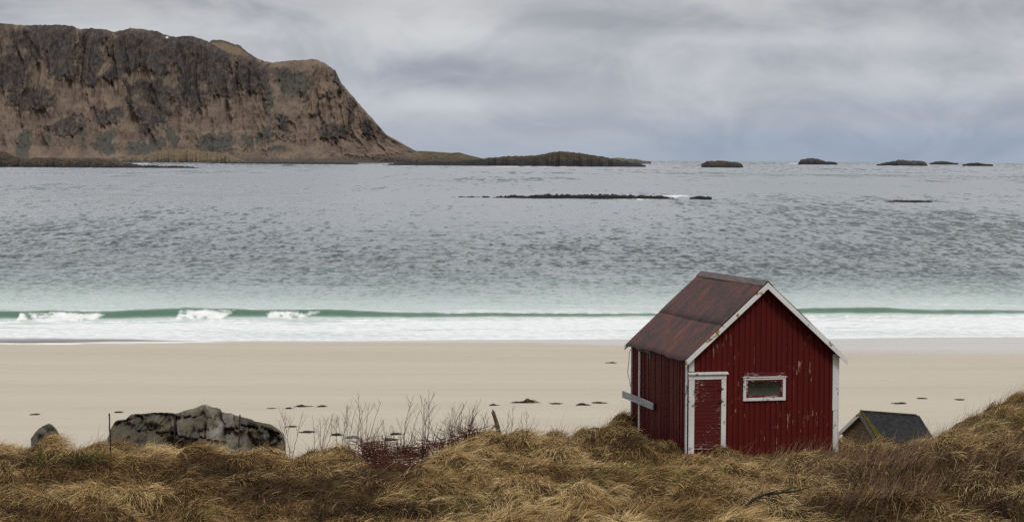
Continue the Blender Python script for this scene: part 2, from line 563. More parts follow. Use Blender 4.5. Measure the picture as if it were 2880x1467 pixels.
def build_beach():
    us = np.linspace(-5200, 8000, 360)
    Ys = np.concatenate([np.linspace(56, 130, 90)[:-1], np.linspace(130, 150, 140), np.linspace(150, 330, 20)[1:]])
    U, Y = np.meshgrid(us, Ys); X = X_of(U, Y)
    Z = beach_z(U, Y) + (fbm(X * .06, Y * .12, 21, 3) - .5) * .10 * sstep(0, 25, y_water(U) - Y)
    px, py = pix(X, Y, Z)
    yw = y_water(U)
    nn = fbm(X * .03, Y * .25, 31, 4) - .5
    # film of water left by the last wave: a narrow rim on the left, a wide sheet on the right
    width = np.interp(px, [0, 700, 1500, 2050, 2400, 2900], [6, 2.5, 3.5, 11, 19, 24])
    wet = 1 - sstep(width * .5, width * 1.15, (yw - Y) + nn * 6)
    # dark weed grains left on the sand edge at the left
    top = np.interp(px, [0, 200, 450, 520], [952, 950, 956, 958]); bot = np.interp(px, [0, 250, 450, 560], [964, 962, 959, 958])
    nz = fbm(X * .5, Y * 1.4, 41, 4)
    dirt = sstep(-1, 2.5, py - top + (nz - .5) * 9) * (1 - sstep(-2.5, 1.5, py - bot + (nz - .5) * 9)) * (1 - sstep(470, 560, px)) * sstep(.22, .5, nz + .15)
    lace = sstep(0, 1.5, py - bot + (nz - .5) * 5) * (1 - sstep(2.5, 5.5, py - bot + (nz - .5) * 8)) * (1 - sstep(560, 640, px)) * .85
    o = mesh_np('beach', np.stack([X, Y, Z], -1).reshape(-1, 3), grid_faces(len(Ys), len(us)), sand_mat(), attrs={'wet': wet.ravel(), 'lace': lace.ravel(), 'dirt': dirt.ravel()})
    tag(o, 'pale sandy beach', 'beach', kind='structure')


build_beach()


# ------------------------------------------------------------------ sea
def wave_tile(L, N, lam_peak, wdir, seed, spread=2.0, lam_min=.9):
    r = np.random.default_rng(seed)
    k1 = 2 * math.pi * np.fft.fftfreq(N, L / N)
    kx, ky = np.meshgrid(k1, k1)
    k = np.hypot(kx, ky); k[0, 0] = 1e-6
    kp = 2 * math.pi / lam_peak
    S = np.exp(-1.25 * (kp / k) ** 2) / k ** 3.55
    c = (kx * math.cos(wdir) + ky * math.sin(wdir)) / k
    S *= .12 + np.abs(c) ** spread
    S *= np.exp(-(k * lam_min / 2 / math.pi) ** 2)
    S[0, 0] = 0
    h = np.fft.ifft2(np.sqrt(S) * (r.normal(size=(N, N)) + 1j * r.normal(size=(N, N)))).real
    h /= h.std()
    return h


def sample_tile(h, L, x, y):
    N = h.shape[0]
    fx = (x / L * N); fy = (y / L * N)
    ix = np.floor(fx).astype(int); iy = np.floor(fy).astype(int)
    fx -= ix; fy -= iy
    a = h[iy % N, ix % N]; b = h[iy % N, (ix + 1) % N]; c = h[(iy + 1) % N, ix % N]; d = h[(iy + 1) % N, (ix + 1) % N]
    return (a * (1 - fx) + b * fx) * (1 - fy) + (c * (1 - fx) + d * fx) * fy


def water_mat():
    mt, nt, p = newmat('sea water')
    sh = nd(nt, 'ShaderNodeAttribute'); sh.attribute_name = 'shallow'
    fo = nd(nt, 'ShaderNodeAttribute'); fo.attribute_name = 'foam'
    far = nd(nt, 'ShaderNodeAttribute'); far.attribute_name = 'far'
    ti = nd(nt, 'ShaderNodeAttribute'); ti.attribute_name = 'tilt'
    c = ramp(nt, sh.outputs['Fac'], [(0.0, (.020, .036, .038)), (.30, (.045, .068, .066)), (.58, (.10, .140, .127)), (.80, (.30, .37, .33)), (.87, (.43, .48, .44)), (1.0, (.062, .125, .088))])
    c = mixc(nt, mathn(nt, 'MULTIPLY', far.outputs['Fac'], .6), c, (.06, .075, .085))  # far water: reflected sky brightness put into the base colour as a paler grey
    geo = nd(nt, 'ShaderNodeNewGeometry')
    mp = nd(nt, 'ShaderNodeMapping'); mp.inputs['Scale'].default_value = (.8, 1.1, 1.0)
    nt.links.new(geo.outputs['Position'], mp.inputs[0])
    n = nd(nt, 'ShaderNodeTexNoise', inp={'Scale': 1.3, 'Detail': 4.0, 'Roughness': .6}); nt.links.new(mp.outputs[0], n.inputs['Vector'])
    b = nd(nt, 'ShaderNodeBump'); b.inputs['Distance'].default_value = .30
    b.inputs['Strength'].default_value = .22
    tv = nd(nt, 'ShaderNodeCombineXYZ'); nt.links.new(mathn(nt, 'MULTIPLY', ti.outputs['Fac'], -1.0), tv.inputs[1])
    va = nd(nt, 'ShaderNodeVectorMath', operation='ADD'); nt.links.new(geo.outputs['Normal'], va.inputs[0]); nt.links.new(tv.outputs[0], va.inputs[1])
    vn = nd(nt, 'ShaderNodeVectorMath', operation='NORMALIZE'); nt.links.new(va.outputs[0], vn.inputs[0])
    nt.links.new(vn.outputs[0], b.inputs['Normal'])
    nt.links.new(n.outputs[0], b.inputs['Height'])
    nt.links.new(b.outputs[0], p.inputs['Normal'])
    # foam broken up by fine noise
    n2 = nd(nt, 'ShaderNodeTexNoise', inp={'Scale': 2.2, 'Detail': 6.0, 'Roughness': .65})
    mp2 = nd(nt, 'ShaderNodeMapping'); mp2.inputs['Scale'].default_value = (.6, .8, 1.0)
    nt.links.new(geo.outputs['Position'], mp2.inputs[0]); nt.links.new(mp2.outputs[0], n2.inputs['Vector'])
    k = mathn(nt, 'ADD', mathn(nt, 'MULTIPLY', fo.outputs['Fac'], 1.25), mathn(nt, 'SUBTRACT', mathn(nt, 'MULTIPLY', n2.outputs[0], 1.1), .80))
    fm = ramp(nt, k, [(.18, 0.0), (.55, 1.0)])
    nt.links.new(mixc(nt, fm, c, mixc(nt, n2.outputs[0], (.42, .425, .42), (.86, .87, .86))), p.inputs['Base Color'])
    rr = mathn(nt, 'ADD', mathn(nt, 'MULTIPLY', far.outputs['Fac'], .10), .08)
    rr = mathn(nt, 'ADD', rr, mathn(nt, 'MULTIPLY', fm, .6), clamp=True)
    nt.links.new(rr, p.inputs['Roughness'])
    p.inputs['IOR'].default_value = 1.33
    nt.links.new(mathn(nt, 'SUBTRACT', .5, mathn(nt, 'MULTIPLY', fm, .4)), p.inputs['Specular IOR Level'])
    return mt


def y_breaker(u):
    p = np.interp(u, [-1600, 0, 350, 620, 930, 1500, 1760, 2300, 2880, 4600], [905, 903, 902, 900, 898, 893, 891, 888, 886, 884])
    return F * HC / (p - hor(u))


def build_sea():
    pr = np.concatenate([np.arange(560, 480, -1.6), np.arange(480, 425, -.45), np.arange(425, 110, -.55), np.arange(110, 30, -.7), np.geomspace(30, 1.0, 60)])
    Ys = F * HC / pr
    us = np.concatenate([np.linspace(-3600, -420, 60)[:-1], np.arange(-420, 3300, 3.4), np.linspace(3300, 6500, 60)[1:]])
    U, Y = np.meshgrid(us, Ys); X = X_of(U, Y)
    yw = y_water(U); yb = y_breaker(U)
    s = Y - yw                                           # distance out from the waterline
    t1 = wave_tile(128, 640, 4.2, math.radians(262), 1, 2.0, .6)
    t2 = wave_tile(97, 640, 1.9, math.radians(258), 2, 1.5, .35)
    t3 = wave_tile(420, 256, 26, math.radians(262), 3, 6, 8)
    h = .040 * sample_tile(t1, 128, X * .62, Y) + .036 * sample_tile(t2, 97, X * .66 + Y * .34, Y * .94 - X * .24)
    gust = fbm(X * .012, Y * .006, 51, 4)
    h *= .55 + .9 * gust
    damp = sstep(6, 34, s - (17 - 3))
    out = 1 - sstep(350, 1100, Y)
    Z = h * (.42 + .58 * damp) * out * sstep(-1, 6, s) + .07 * sample_tile(t3, 420, X, Y) * damp * (1 - sstep(2500, 7000, Y))
    # the breaking wave: long back, steep green front
    q = (Y - yb) + (fbm(X * .06, X * 0, 61, 3) - .5) * 2.2
    px, py = pix(X, Y, np.zeros_like(X))
    amp = np.interp(px, [-600, 0, 320, 520, 900, 1150, 1700, 2250, 2500, 2900, 3600], [.5, .52, .50, .60, .52, .34, .26, .40, .46, .40, .4])
    amp = 1.12 * amp * (.55 + .9 * fbm(X * .09, X * 0 + 3, 63, 3))
    shape = np.where(q > 0, np.exp(-(q / 3.6) ** 2), np.exp(-(q / .95) ** 2))
    Z = Z + amp * shape
    # a second low swell behind it
    q2 = Y - yb - 17 + (fbm(X * .04, X * 0 + 9, 65, 3) - .5) * 5
    Z = Z + .16 * np.where(q2 > 0, np.exp(-(q2 / 5) ** 2), np.exp(-(q2 / 1.6) ** 2)) * (fbm(X * .03, X * 0 + 5, 67, 2))
    Z = Z + .012
    # sheet of spent water climbing the sand
    Z = np.where(s < 3, np.maximum(Z * sstep(-1.5, 3, s), beach_z(U, Y) + .012 - .05 * sstep(-.2, -1.6, s + (fbm(X * .12, X * 0, 71, 3) - .5) * 2)), Z)
    shallow = 1 - sstep(10, 150, s + (fbm(X * .03, Y * .03, 73, 3) - .5) * 50)
    shallow = shallow * .86
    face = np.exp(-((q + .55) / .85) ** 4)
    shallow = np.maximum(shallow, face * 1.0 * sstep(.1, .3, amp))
    fn = fbm(X * .35, Y * .5, 75, 4); fl = fbm(X * .05, Y * .35, 77, 4)
    fhi = .5 * fbm(X * .9, Y * .9, 76, 4) + .5 * fbm(X * 3.0, Y * 2.4, 77, 3)
    foam = np.where(q < -1.35, .72 + .5 * (fl - .5) + .7 * (fn - .5), 0.0)
    sheet = 1 - sstep(5.5, 8.0, s + (fbm(X * .09, X * 0 + 2, 74, 4) - .5) * 3)   # smooth spent water near the sand
    foam = np.where(q < -1.35, foam * (1 - sheet) + sheet * (.40 + .36 * fbm(X * .08, Y * .6, 72, 4)), foam)
    grit = np.exp(-((s + (fbm(X * .09, X * 0 + 2, 74, 4) - .5) * 3 - 8.0) / .55) ** 2) * sstep(.42, .62, fbm(X * .35, Y * .9, 78, 4))
    foam = foam - .45 * grit
    foam *= 1 - .45 * np.exp(-((q + 2.0) / .6) ** 2) * (1 - .5 * fn)
    seg = np.zeros_like(X)
    for a, b_ in ((55, 345), (500, 705), (748, 940)):
        w_ = (fhi - .5) * 34
        seg = np.maximum(seg, sstep(a - 10, a + 14, px + w_ - q * 6) * (1 - sstep(b_ - 50, b_ + 10, px + w_ - (q + .3) * 70)))
    crest = np.exp(-((q + .85 + (fhi - .5) * .7) / .62) ** 2) * seg
    foam = np.maximum(foam, crest * (-.05 + 1.5 * fhi))
    Z = Z + crest * (fhi - .45) * .30
    thin = np.exp(-((q + .15) / .3) ** 2) * sstep(.48, .62, fbm(X * .12, X * 0, 79, 3))
    foam = np.maximum(foam, .62 * thin)
    # streaky old foam out to the second swell
    foam = np.maximum(foam, (.50 * sstep(.46, .70, fbm(X * .07, Y * .25, 81, 5))) * (1 - sstep(2, 42, q)) * (q > 0))
    # spent foam line between the breaker and the sand, and grains of weed in it
    # surf on the reefs
    for (cu, cp, ru, rp, st) in SURF:
        p_ = py
        g = np.exp(-((px - cu) / ru) ** 2 - ((p_ - cp) / rp) ** 2)
        foam = np.maximum(foam, g * (.25 + 1.0 * fbm(px * .06, p_ * .5, 83, 3)) * st)
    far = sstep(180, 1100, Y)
    # unresolved wave faces: small tilts of the surface towards the shore, finer ones near, coarser ones far
    chop = np.zeros_like(X); wsum = np.full_like(X, 1e-6)
    for o_ in range(10):
        lx = .22 * 1.6 ** o_; ly = max(.5, 8.0 * lx * lx)
        w = np.exp(-(np.log2(lx / (1.9e-3 * Y)) / 1.25) ** 2)
        if w.max() < .01: continue
        nz = .65 * vnoise(X / lx, Y / ly + X / lx * .13, 300 + o_) + .35 * vnoise(X / lx * 2.3, Y / ly * 1.7, 320 + o_)
        chop += w * (nz - .5); wsum += w
    chop = chop / wsum * 1.25
    patch = fbm(X * .012, Y * .0045, 87, 4) - .5
    band = np.interp(py - hor(px), [0, 6, 14, 60, 130, 190, 260, 330, 400, 470], [.20, .14, .03, .0, .03, .07, .09, .07, .03, .0])
    tilt = .030 + .10 * np.clip(band, 0, 1) + .30 * sstep(-.02, .30, chop + patch * .55 + band * .65 - .02)
    tilt = tilt * sstep(1.5, 5, q)
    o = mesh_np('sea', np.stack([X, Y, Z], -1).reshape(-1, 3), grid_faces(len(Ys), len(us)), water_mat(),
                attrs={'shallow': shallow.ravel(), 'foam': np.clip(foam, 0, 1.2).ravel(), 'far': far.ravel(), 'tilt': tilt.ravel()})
    tag(o, 'grey green sea with a breaking wave along the beach', 'sea', kind='structure')


SURF = [(1500, 468, 260, 1.6, .8), (2040, 470, 60, 1.5, .9), (2300, 460, 60, 1.4, .8), (2530, 466, 80, 1.5, .9), (900, 456, 500, 1.5, .5), (1895, 551, 60, 4.5, 1.0), (1790, 560, 90, 3.0, .7), (1430, 556, 40, 2.5, .7), (2240, 459, 40, 2, .8), (1990, 553, 30, 3, .6), (400, 460, 40, 2, .7), (2780, 461, 30, 2, .7)]
build_sea()

# ------------------------------------------------------------------ mountain
SKY_U = [-1400, -700, 0, 62, 110, 171, 204, 225, 255, 295, 322, 369, 405, 446, 475, 494, 518, 542, 580, 604, 634, 658, 696, 724, 746, 765, 817, 861, 876, 892, 917, 942, 951, 957, 976, 1013, 1050, 1084, 1128, 1168, 1190, 1221, 1268, 1289, 1308, 1345, 1370]
SKY_P = [150, 90, 67, 72.6, 72.6, 71.5, 75, 84.6, 80.5, 84.6, 92, 80.5, 84, 91.4, 103.4, 105, 102.8, 104, 116, 131, 146, 156.6, 158, 166.8, 174, 176.7, 171.4, 170, 166, 170, 182, 201, 221, 233.5, 255, 299, 339, 378, 403, 424.5, 425, 426.7, 430, 428.6, 434, 443, 450]
ROCK = [(154, 112, 60, 48), (171, 187, 45, 32), (206, 198, 18, 42), (247, 196, 30, 55), (345, 128, 52, 48), (34, 200, 36, 45), (302, 205, 25, 22), (394, 178, 45, 25), (367, 263, 14, 45), (446, 236, 62, 55), (514, 250, 50, 52), (600, 180, 62, 45),
        (628, 236, 36, 48), (566, 318, 36, 42), (429, 328, 50, 32), (302, 314, 48, 32), (192, 352, 62, 26), (709, 215, 40, 38), (929, 367, 64, 32), (994, 311, 18, 34), (659, 314, 16, 18), (880, 322, 24, 9), (942, 212, 14, 26), (1035, 348, 12, 18),
        (749, 286, 7, 55), (792, 358, 14, 30), (90, 280, 60, 30), (470, 130, 60, 30), (540, 140, 60, 35), (250, 110, 60, 20), (100, 100, 70, 22), (960, 245, 10, 25), (925, 275, 25, 8), (1060, 375, 12, 10), (700, 250, 20, 20), (858, 250, 12, 32), (240, 268, 14, 16)]
SCREE = [(291, 405, 36, 28), (69, 403, 25, 42), (612, 398, 55, 30), (480, 392, 22, 30), (388, 418, 36, 16), (442, 402, 18, 26), (743, 376, 24, 36), (700, 395, 14, 28), (780, 420, 24, 16), (130, 405, 10, 22), (760, 310, 7, 45), (240, 380, 6, 30), (820, 230, 50, 28)]
BARE = [(322, 97, 7, 8), (314, 120, 8, 22), (300, 150, 9, 22), (287, 182, 12, 20), (222, 110, 6, 22), (234, 140, 6, 16), (224, 205, 7, 38), (480, 218, 22, 30), (394, 212, 42, 13), (291, 263, 48, 30), (206, 250, 42, 30), (367, 350, 22, 24), (366, 385, 52, 18),
        (500, 330, 10, 25), (535, 385, 30, 30), (600, 325, 40, 40), (605, 285, 10, 14), (690, 300, 35, 50), (720, 350, 40, 40), (850, 370, 45, 40), (770, 190, 8, 26), (775, 235, 10, 30), (650, 210, 8, 40), (1000, 400, 70, 18), (120, 330, 60, 14), (95, 400, 30, 30), (260, 360, 14, 40), (860, 405, 80, 18), (1060, 395, 30, 14), (120, 190, 14, 40)]


def blobsum(px, py, L):
    s = np.zeros_like(px)
    for cx, cy, rx, ry in L:
        d = ((px - cx) / rx) ** 2 + ((py - cy) / ry) ** 2
        s = np.maximum(s, np.exp(-np.clip(d, 0, 30) ** 1.5 * .7))
    return s


def build_mountain():
    us = np.concatenate([np.linspace(-1400, -60, 90)[:-1], np.arange(-60, 1372, 1.9)])
    nv = 230
    t = np.linspace(0, 1.35, nv)
    U, T = np.meshgrid(us, t)
    Y0 = np.interp(U, [-1400, 0, 600, 1372], [5200, 5300, 5500, 6100])
    pyr = np.interp(U, SKY_U, SKY_P)
    pyr = pyr - (fbm(U * .12, U * 0, 5, 4) - .5) * 3.5 * sstep(1330, 900, U)
    H = (hor(U) - pyr) / F * (Y0 + 420)
    D = np.clip(H * 1.25, 60, 430)
    Yr = Y0 + D
    H = HC + (hor(U) - pyr) / F * Yr
    prof = np.interp(T, [0, .02, .25, .45, .62, .8, .92, 1.0, 1.12, 1.35], [-.01, .008, .135, .30, .50, .76, .92, 1.0, .98, .80])
    warp = (fbm(U * .012, T * 2.8, 91, 4) - .5) * 70 + 40 * T * np.sin(U * .02)
    gul = 1 - np.abs(2 * fbm((U + warp) * .019, T * 1.3, 95, 4) - 1)           # ribs and gullies
    gul2 = 1 - np.abs(2 * fbm((U + warp * .7) * .055, T * 6.0, 97, 4) - 1)
    crag = fbm(U * .13, T * 34, 99, 4) - .5
    mid = sstep(.03, .25, T) * (1 - sstep(.93, 1.0, T))
    side = np.clip(H / 150, .1, 1)
    Y = Y0 + D * T - mid * side * ((gul - .6) * 68 + (gul2 - .6) * 18 + crag * 14)
    Zn = H * prof + mid * side * crag * 9 + (fbm(U * .3, T * 60, 101, 3) - .5) * 5 * side * sstep(.0, .05, T) * (1 - .6 * sstep(.95, 1, T))
    X = X_of(U, Y)
    px, py = pix(X, Y, Zn)
    w1 = (fbm(px * .035, py * .035, 111, 5) - .5); w2 = (fbm(px * .035, py * .035, 113, 5) - .5)
    qx = px + w1 * 46 + (fbm(px * .2, py * .12, 117, 3) - .5) * 16; qy = py + w2 * 56 + (fbm(px * .2, py * .12, 119, 3) - .5) * 22
    f1 = fbm(px * .034 + w1 * 2, py * .028, 121, 5, .6); f2 = fbm(px * .22, py * .13, 123, 4, .6)
    hfrac = np.clip((455 - py) / np.maximum(455 - pyr, 20), 0, 1)
    rock = blobsum(qx, qy, ROCK) * 1.0 - blobsum(qx, qy, BARE) * 1.15 + (f1 - .5) * 1.15 + (f2 - .5) * .6 + .42 * sstep(.38, .85, hfrac) * sstep(900, 640, px) - .06
    rock = sstep(.12, .66, rock)
    scree = blobsum(qx, qy, SCREE) - blobsum(qx, qy, BARE) * .3 + (f2 - .5) * .6 + (f1 - .5) * .4
    scree = sstep(.32, .6, scree)
    fine = fbm(px * .55, py * .5, 125, 3, .7)[..., None]
    g1 = np.array([.156, .117, .089]); g2 = np.array([.110, .082, .065]); rk = np.array([.034, .030, .030]); rk2 = np.array([.060, .051, .046]); sc = np.array([.070, .066, .056]); gr = np.array([.085, .075, .042])
    f3 = fbm(px * .03, py * .05, 127, 4)[..., None]
    grass = g2 + (g1 - g2) * sstep(.3, .7, f3)
    f4 = fbm(px * .22 + py * .10, py * .17 - px * .04, 129, 5, .68)
    rocks = rk + (rk2 * 1.45 - rk) * sstep(.32, .78, f4 * .6 + f2 * .4)[..., None]
    up_ = (sstep(.45, .62, f3[..., 0]) * .6)[..., None]
    rocks = rocks * (1 - up_) + rocks * np.array([1.25, 1.12, .90]) * up_
    col = grass * (1 - rock[..., None]) + rocks * rock[..., None]
    col = col * (1 - scree[..., None]) + sc * scree[..., None]
    # greener low point at the right, wave-washed rock along the water
    low = (sstep(1130, 1220, px) * .7)[..., None]
    col = col * (1 - low) + gr * low
    shore = (sstep(440, 451, py + (f2 - .5) * 14))[..., None]
    col = col * (1 - shore * .75) + np.array([.05, .047, .047]) * shore * .75
    col = col * (.80 + .40 * fine)
    snow = np.exp(-((px - 470) / 3.0) ** 2 - ((py - 105.5) / 2.5) ** 2)[..., None]
    col = col * (1 - snow) + .75 * snow
    Y = Y - mid * side * ((rock - .5) * 9 - blobsum(px, py, BARE) * 12)   # crags stand out, gullies lie back
    V = np.stack([X, Y, Zn], -1).reshape(-1, 3)
    o = mesh_np('mountain', V, grid_faces(nv, len(us)), attr_mat('mountain slope', rough=.95, spec=.05), attrs={'col': col.reshape(-1, 3)})
    tag(o, 'dark brown craggy mountain falling to the sea', 'mountain', kind='structure')
    # the grassy summit that looks over the ridge from behind
    us = np.linspace(560, 780, 120); t = np.linspace(0, 1.2, 40)
    U, T = np.meshgrid(us, t)
    top = np.interp(U, [560, 585, 597, 624, 650, 675, 690, 707, 724, 746, 780], [170, 122, 114.6, 115.5, 124, 131, 146, 157, 168, 182, 230])
    Yr = 6900.0
    H = HC + (hor(U) - top) / F * Yr
    Y = 6250 + (Yr - 6250) * T
    Z = np.where(T < 1, H * (1 - (1 - np.clip(T, 0, 1)) ** 1.6 * .45), H - (T - 1) * 300) + (fbm(U * .15, T * 12, 131, 4) - .5) * 6
    X = X_of(U, Y); px, py = pix(X, Y, Z)
    f = fbm(px * .1, py * .4, 133, 4)[..., None]
    edge = sstep(2.5, 7, py - top + (f[..., 0] - .5) * 6)[..., None]
    col = np.array([.062, .047, .034]) * (1 - edge) + (np.array([.125, .092, .058]) + (f - .5) * .06) * edge
    o = mesh_np('hill', np.stack([X, Y, Z], -1).reshape(-1, 3), grid_faces(len(t), len(us)), attr_mat('hill grass', rough=.95, spec=.05), attrs={'col': col.reshape(-1, 3)})
    tag(o, 'smooth brown summit showing over the mountain ridge', 'hill', kind='structure')


build_mountain()


# ------------------------------------------------------------------ islands and reefs
def island(name, label, cat, sky, Yd, depth, cols, seed, group=None, kind=None, nv=46, rough_px=2.0, shore=.5, du=1.6):
    """a hump of rock with the given skyline (picture column, row), standing in the sea at distance Yd"""
    rough_px *= 2.2
    su = [a for a, b in sky]; sp = [b for a, b in sky]
    us = np.arange(su[0], su[-1] + du * .5, du); t = np.linspace(-1, 1, nv)
    U, T = np.meshgrid(us, t)
    pyr = np.interp(U, su, sp) - (fbm(U * .14, U * 0 + seed, seed, 5, .6) - .5) * rough_px
    H = np.maximum(Z_of(U, pyr, Yd), 0.0)
    hm = H.max()
    prof = (1 - np.abs(T) ** 2.2)
    w = np.clip(H / hm, .06, 1) ** .5
    yj = (fbm(U * .05, U * 0 + 7, seed + 3, 3) - .5) * depth * .5
    Y = Yd + T * depth * .5 * w + yj * w
    n = fbm(U * .12, T * 6, seed + 5, 4) - .5
    Z = H * prof + n * hm * .20 * prof * (1 - .75 * np.exp(-(T / .2) ** 2)) - .25 * (1 - prof) * max(1, hm * .04)
    # rounded, broken ends
    X = X_of(U, Y)
    px, py = pix(X, Y, Z)
    f1 = fbm(px * .11, py * .25, seed + 7, 4, .6); f2 = fbm(px * .45, py * .8, seed + 9, 3, .6)
    hf = np.clip(Z / hm, 0, 1)
    ca, cb, cr = [np.array(c) for c in cols]
    g = sstep(.25, .75, f1)[..., None]
    col = ca * (1 - g) + cb * g
    r = sstep(shore + .12, shore - .12, hf + (f1 - .5) * .7 + (f2 - .5) * .4)[..., None]
    col = col * (1 - r) + cr * r
    col = col * (.6 + .8 * f2[..., None])
    o = mesh_np(name, np.stack([X, Y, Z], -1).reshape(-1, 3), grid_faces(nv, len(us)), M['isle'], attrs={'col': col.reshape(-1, 3)})
    tag(o, label, cat, group, kind)
    return o


M['isle'] = attr_mat('sea rock and turf', rough=.9, spec=.1)
C_TURF = [(.034, .028, .022), (.058, .044, .029), (.024, .023, .024)]
C_GREEN = [(.085, .08, .045), (.12, .10, .055), (.065, .062, .062)]
C_ROCK = [(.035, .032, .032), (.055, .049, .045), (.02, .019, .02)]
C_WET = [(.020, .017, .017), (.032, .026, .024), (.013, .012, .013)]
G1 = 'low islands off the headland'
island('island', 'brown turf island with a stepped hump, largest island left of the open horizon', 'island',
       [(1075, 466), (1110, 460), (1180, 456), (1240, 456), (1300, 453), (1335, 449), (1370, 445), (1420, 440), (1470, 439), (1515, 436), (1545, 430), (1570, 426), (1610, 428), (1650, 434), (1690, 440), (1720, 447), (1760, 456), (1790, 459), (1815, 466)], 3900, 150, C_TURF, 201, G1, shore=.42)
island('island', 'small pale green islet peeping out behind the right end of the big turf island', 'island',
       [(1700, 455), (1716, 446), (1735, 443), (1760, 446), (1790, 448), (1810, 453), (1830, 454.5)], 7600, 120, C_GREEN, 211, G1, rough_px=1.2)
island('island', 'flat dark islet with a stepped left shoulder, alone under the open horizon', 'island',
       [(1970, 462), (1985, 453.5), (2010, 452), (2030, 452), (2045, 454), (2070, 456), (2085, 461), (2088, 470)], 3800, 90, C_TURF, 221, G1, shore=.55)
island('island', 'round dome shaped islet with a low tail to its right, on the horizon', 'island',
       [(2242, 459), (2250, 449), (2268, 445), (2280, 444), (2300, 447), (2318, 454), (2345, 456), (2352, 459)], 8200, 150, C_ROCK, 231, G1, rough_px=1.5)
island('island', 'long flat topped dark islet near the far end of the horizon', 'island',
       [(2462, 464), (2485, 458), (2510, 453), (2525, 450), (2550, 451), (2590, 453), (2600, 456), (2606, 464)], 6800, 140, C_ROCK, 241, G1, shore=.4)
island('island', 'thin faint grey islet beyond the flat topped one', 'island',
       [(2612, 458.5), (2630, 454), (2650, 453), (2670, 456), (2692, 458.5)], 11000, 140, C_ROCK, 251, G1, rough_px=1)
island('skerry', 'tiny low skerry closest to the end of the horizon', 'skerry',
       [(2704, 463), (2720, 459), (2745, 457.5), (2760, 460), (2785, 461.5), (2790, 463)], 7200, 90, C_WET, 261, 'low dark skerries', rough_px=1)
island('low_hummock', 'smooth tan grassy hummock at the foot of the mountain', 'hummock',
       [(250, 452), (290, 446), (345, 440), (400, 437), (450, 427), (480, 421.5), (520, 421), (560, 424), (600, 428), (640, 434), (665, 445), (690, 452)], 4900, 200, [(.105, .077, .045), (.135, .10, .062), (.05, .045, .042)], 271, None, 'structure', shore=.2, rough_px=1.5)
island('headland', 'low dark spit of rough ground reaching out from the edge of the picture', 'headland',
       [(-700, 440), (-300, 420), (0, 424), (18, 428), (40, 440), (70, 447), (130, 443), (180, 446), (240, 446), (275, 445), (310, 449), (350, 458), (400, 465.5), (450, 467), (500, 468.5), (545, 470), (558, 472)], 2350, 110, [(.040, .031, .022), (.068, .047, .030), (.02, .018, .018)], 281, None, 'structure', shore=.25, rough_px=2.5)
island('skerry', 'long ribbon of black rock lying off the foot of the mountain', 'skerry',
       [(560, 462), (600, 458), (700, 457.5), (800, 456), (850, 457), (900, 456), (980, 457), (1000, 460), (1015, 462)], 4300, 60, C_WET, 291, 'low dark skerries', rough_px=1.6)
island('skerry', 'small black skerry floating before the middle of the mountain, wider of two', 'skerry',
       [(776, 468), (790, 465), (812, 463), (826, 465.5), (836, 468)], 3300, 40, C_WET, 301, 'low dark skerries', rough_px=1.2)
island('skerry', 'sliver of black skerry beside the wider one before the mountain', 'skerry',
       [(853, 468.5), (865, 466.5), (875, 467), (887, 468.5)], 3250, 30, C_WET, 305, 'low dark skerries', rough_px=.8)
G2 = 'dark reefs breaking the surface of the bay'
island('reef', 'long black reef lying in the middle of the bay with surf at its end', 'reef',
       [(1268, 556), (1290, 554), (1320, 553.5), (1340, 555), (1365, 552), (1385, 556), (1400, 552), (1440, 548), (1480, 550), (1530, 545), (1580, 547), (1640, 546), (1700, 546), (1740, 548), (1790, 549), (1840, 551), (1860, 549.5), (1880, 556), (1895, 559)], 655, 9, C_WET, 311, G2, rough_px=4, du=2.2)
island('reef', 'short black rock past the surfy end of the long reef', 'reef',
       [(1938, 556), (1950, 552.5), (1968, 550.5), (1985, 551.5), (2000, 554)], 655, 4, C_WET, 321, G2, rough_px=2)
island('reef', 'low black reef in the bay to the right above the hut roof', 'reef',
       [(2486, 567), (2505, 563.5), (2540, 562), (2580, 563), (2610, 563.5), (2622, 567)], 625, 6, C_WET, 331, G2, rough_px=1.6)
island('reef', 'faint dark reef tip just left of the low reef above the hut roof', 'reef',
       [(2402, 566.5), (2412, 564), (2425, 564), (2438, 566.5)], 628, 4, C_WET, 341, G2, rough_px=1)

# sea marker on thin legs
u0, Ym = 1171, 3060.0
mk = empty('sea_marker', (X_of(u0, Ym), Ym, 0))
tag(mk, 'thin dark two legged beacon standing in the sea before the islands', 'beacon')
b = MB(); b.tube([(-1.3, 0, -1), (-.35, 0, 7.8)], .22, 6); b.build('leg', M['dark'], mk)
b = MB(); b.tube([(1.3, 0, -1), (.35, 0, 7.8)], .22, 6); b.build('leg', M['dark'], mk)
b = MB(); b.box(-.9, .9, -.8, .8, 7.8, 8.1); b.box(-.55, .55, -.5, .5, 8.1, 9.8); b.build('beacon_head', M['dark'], mk)


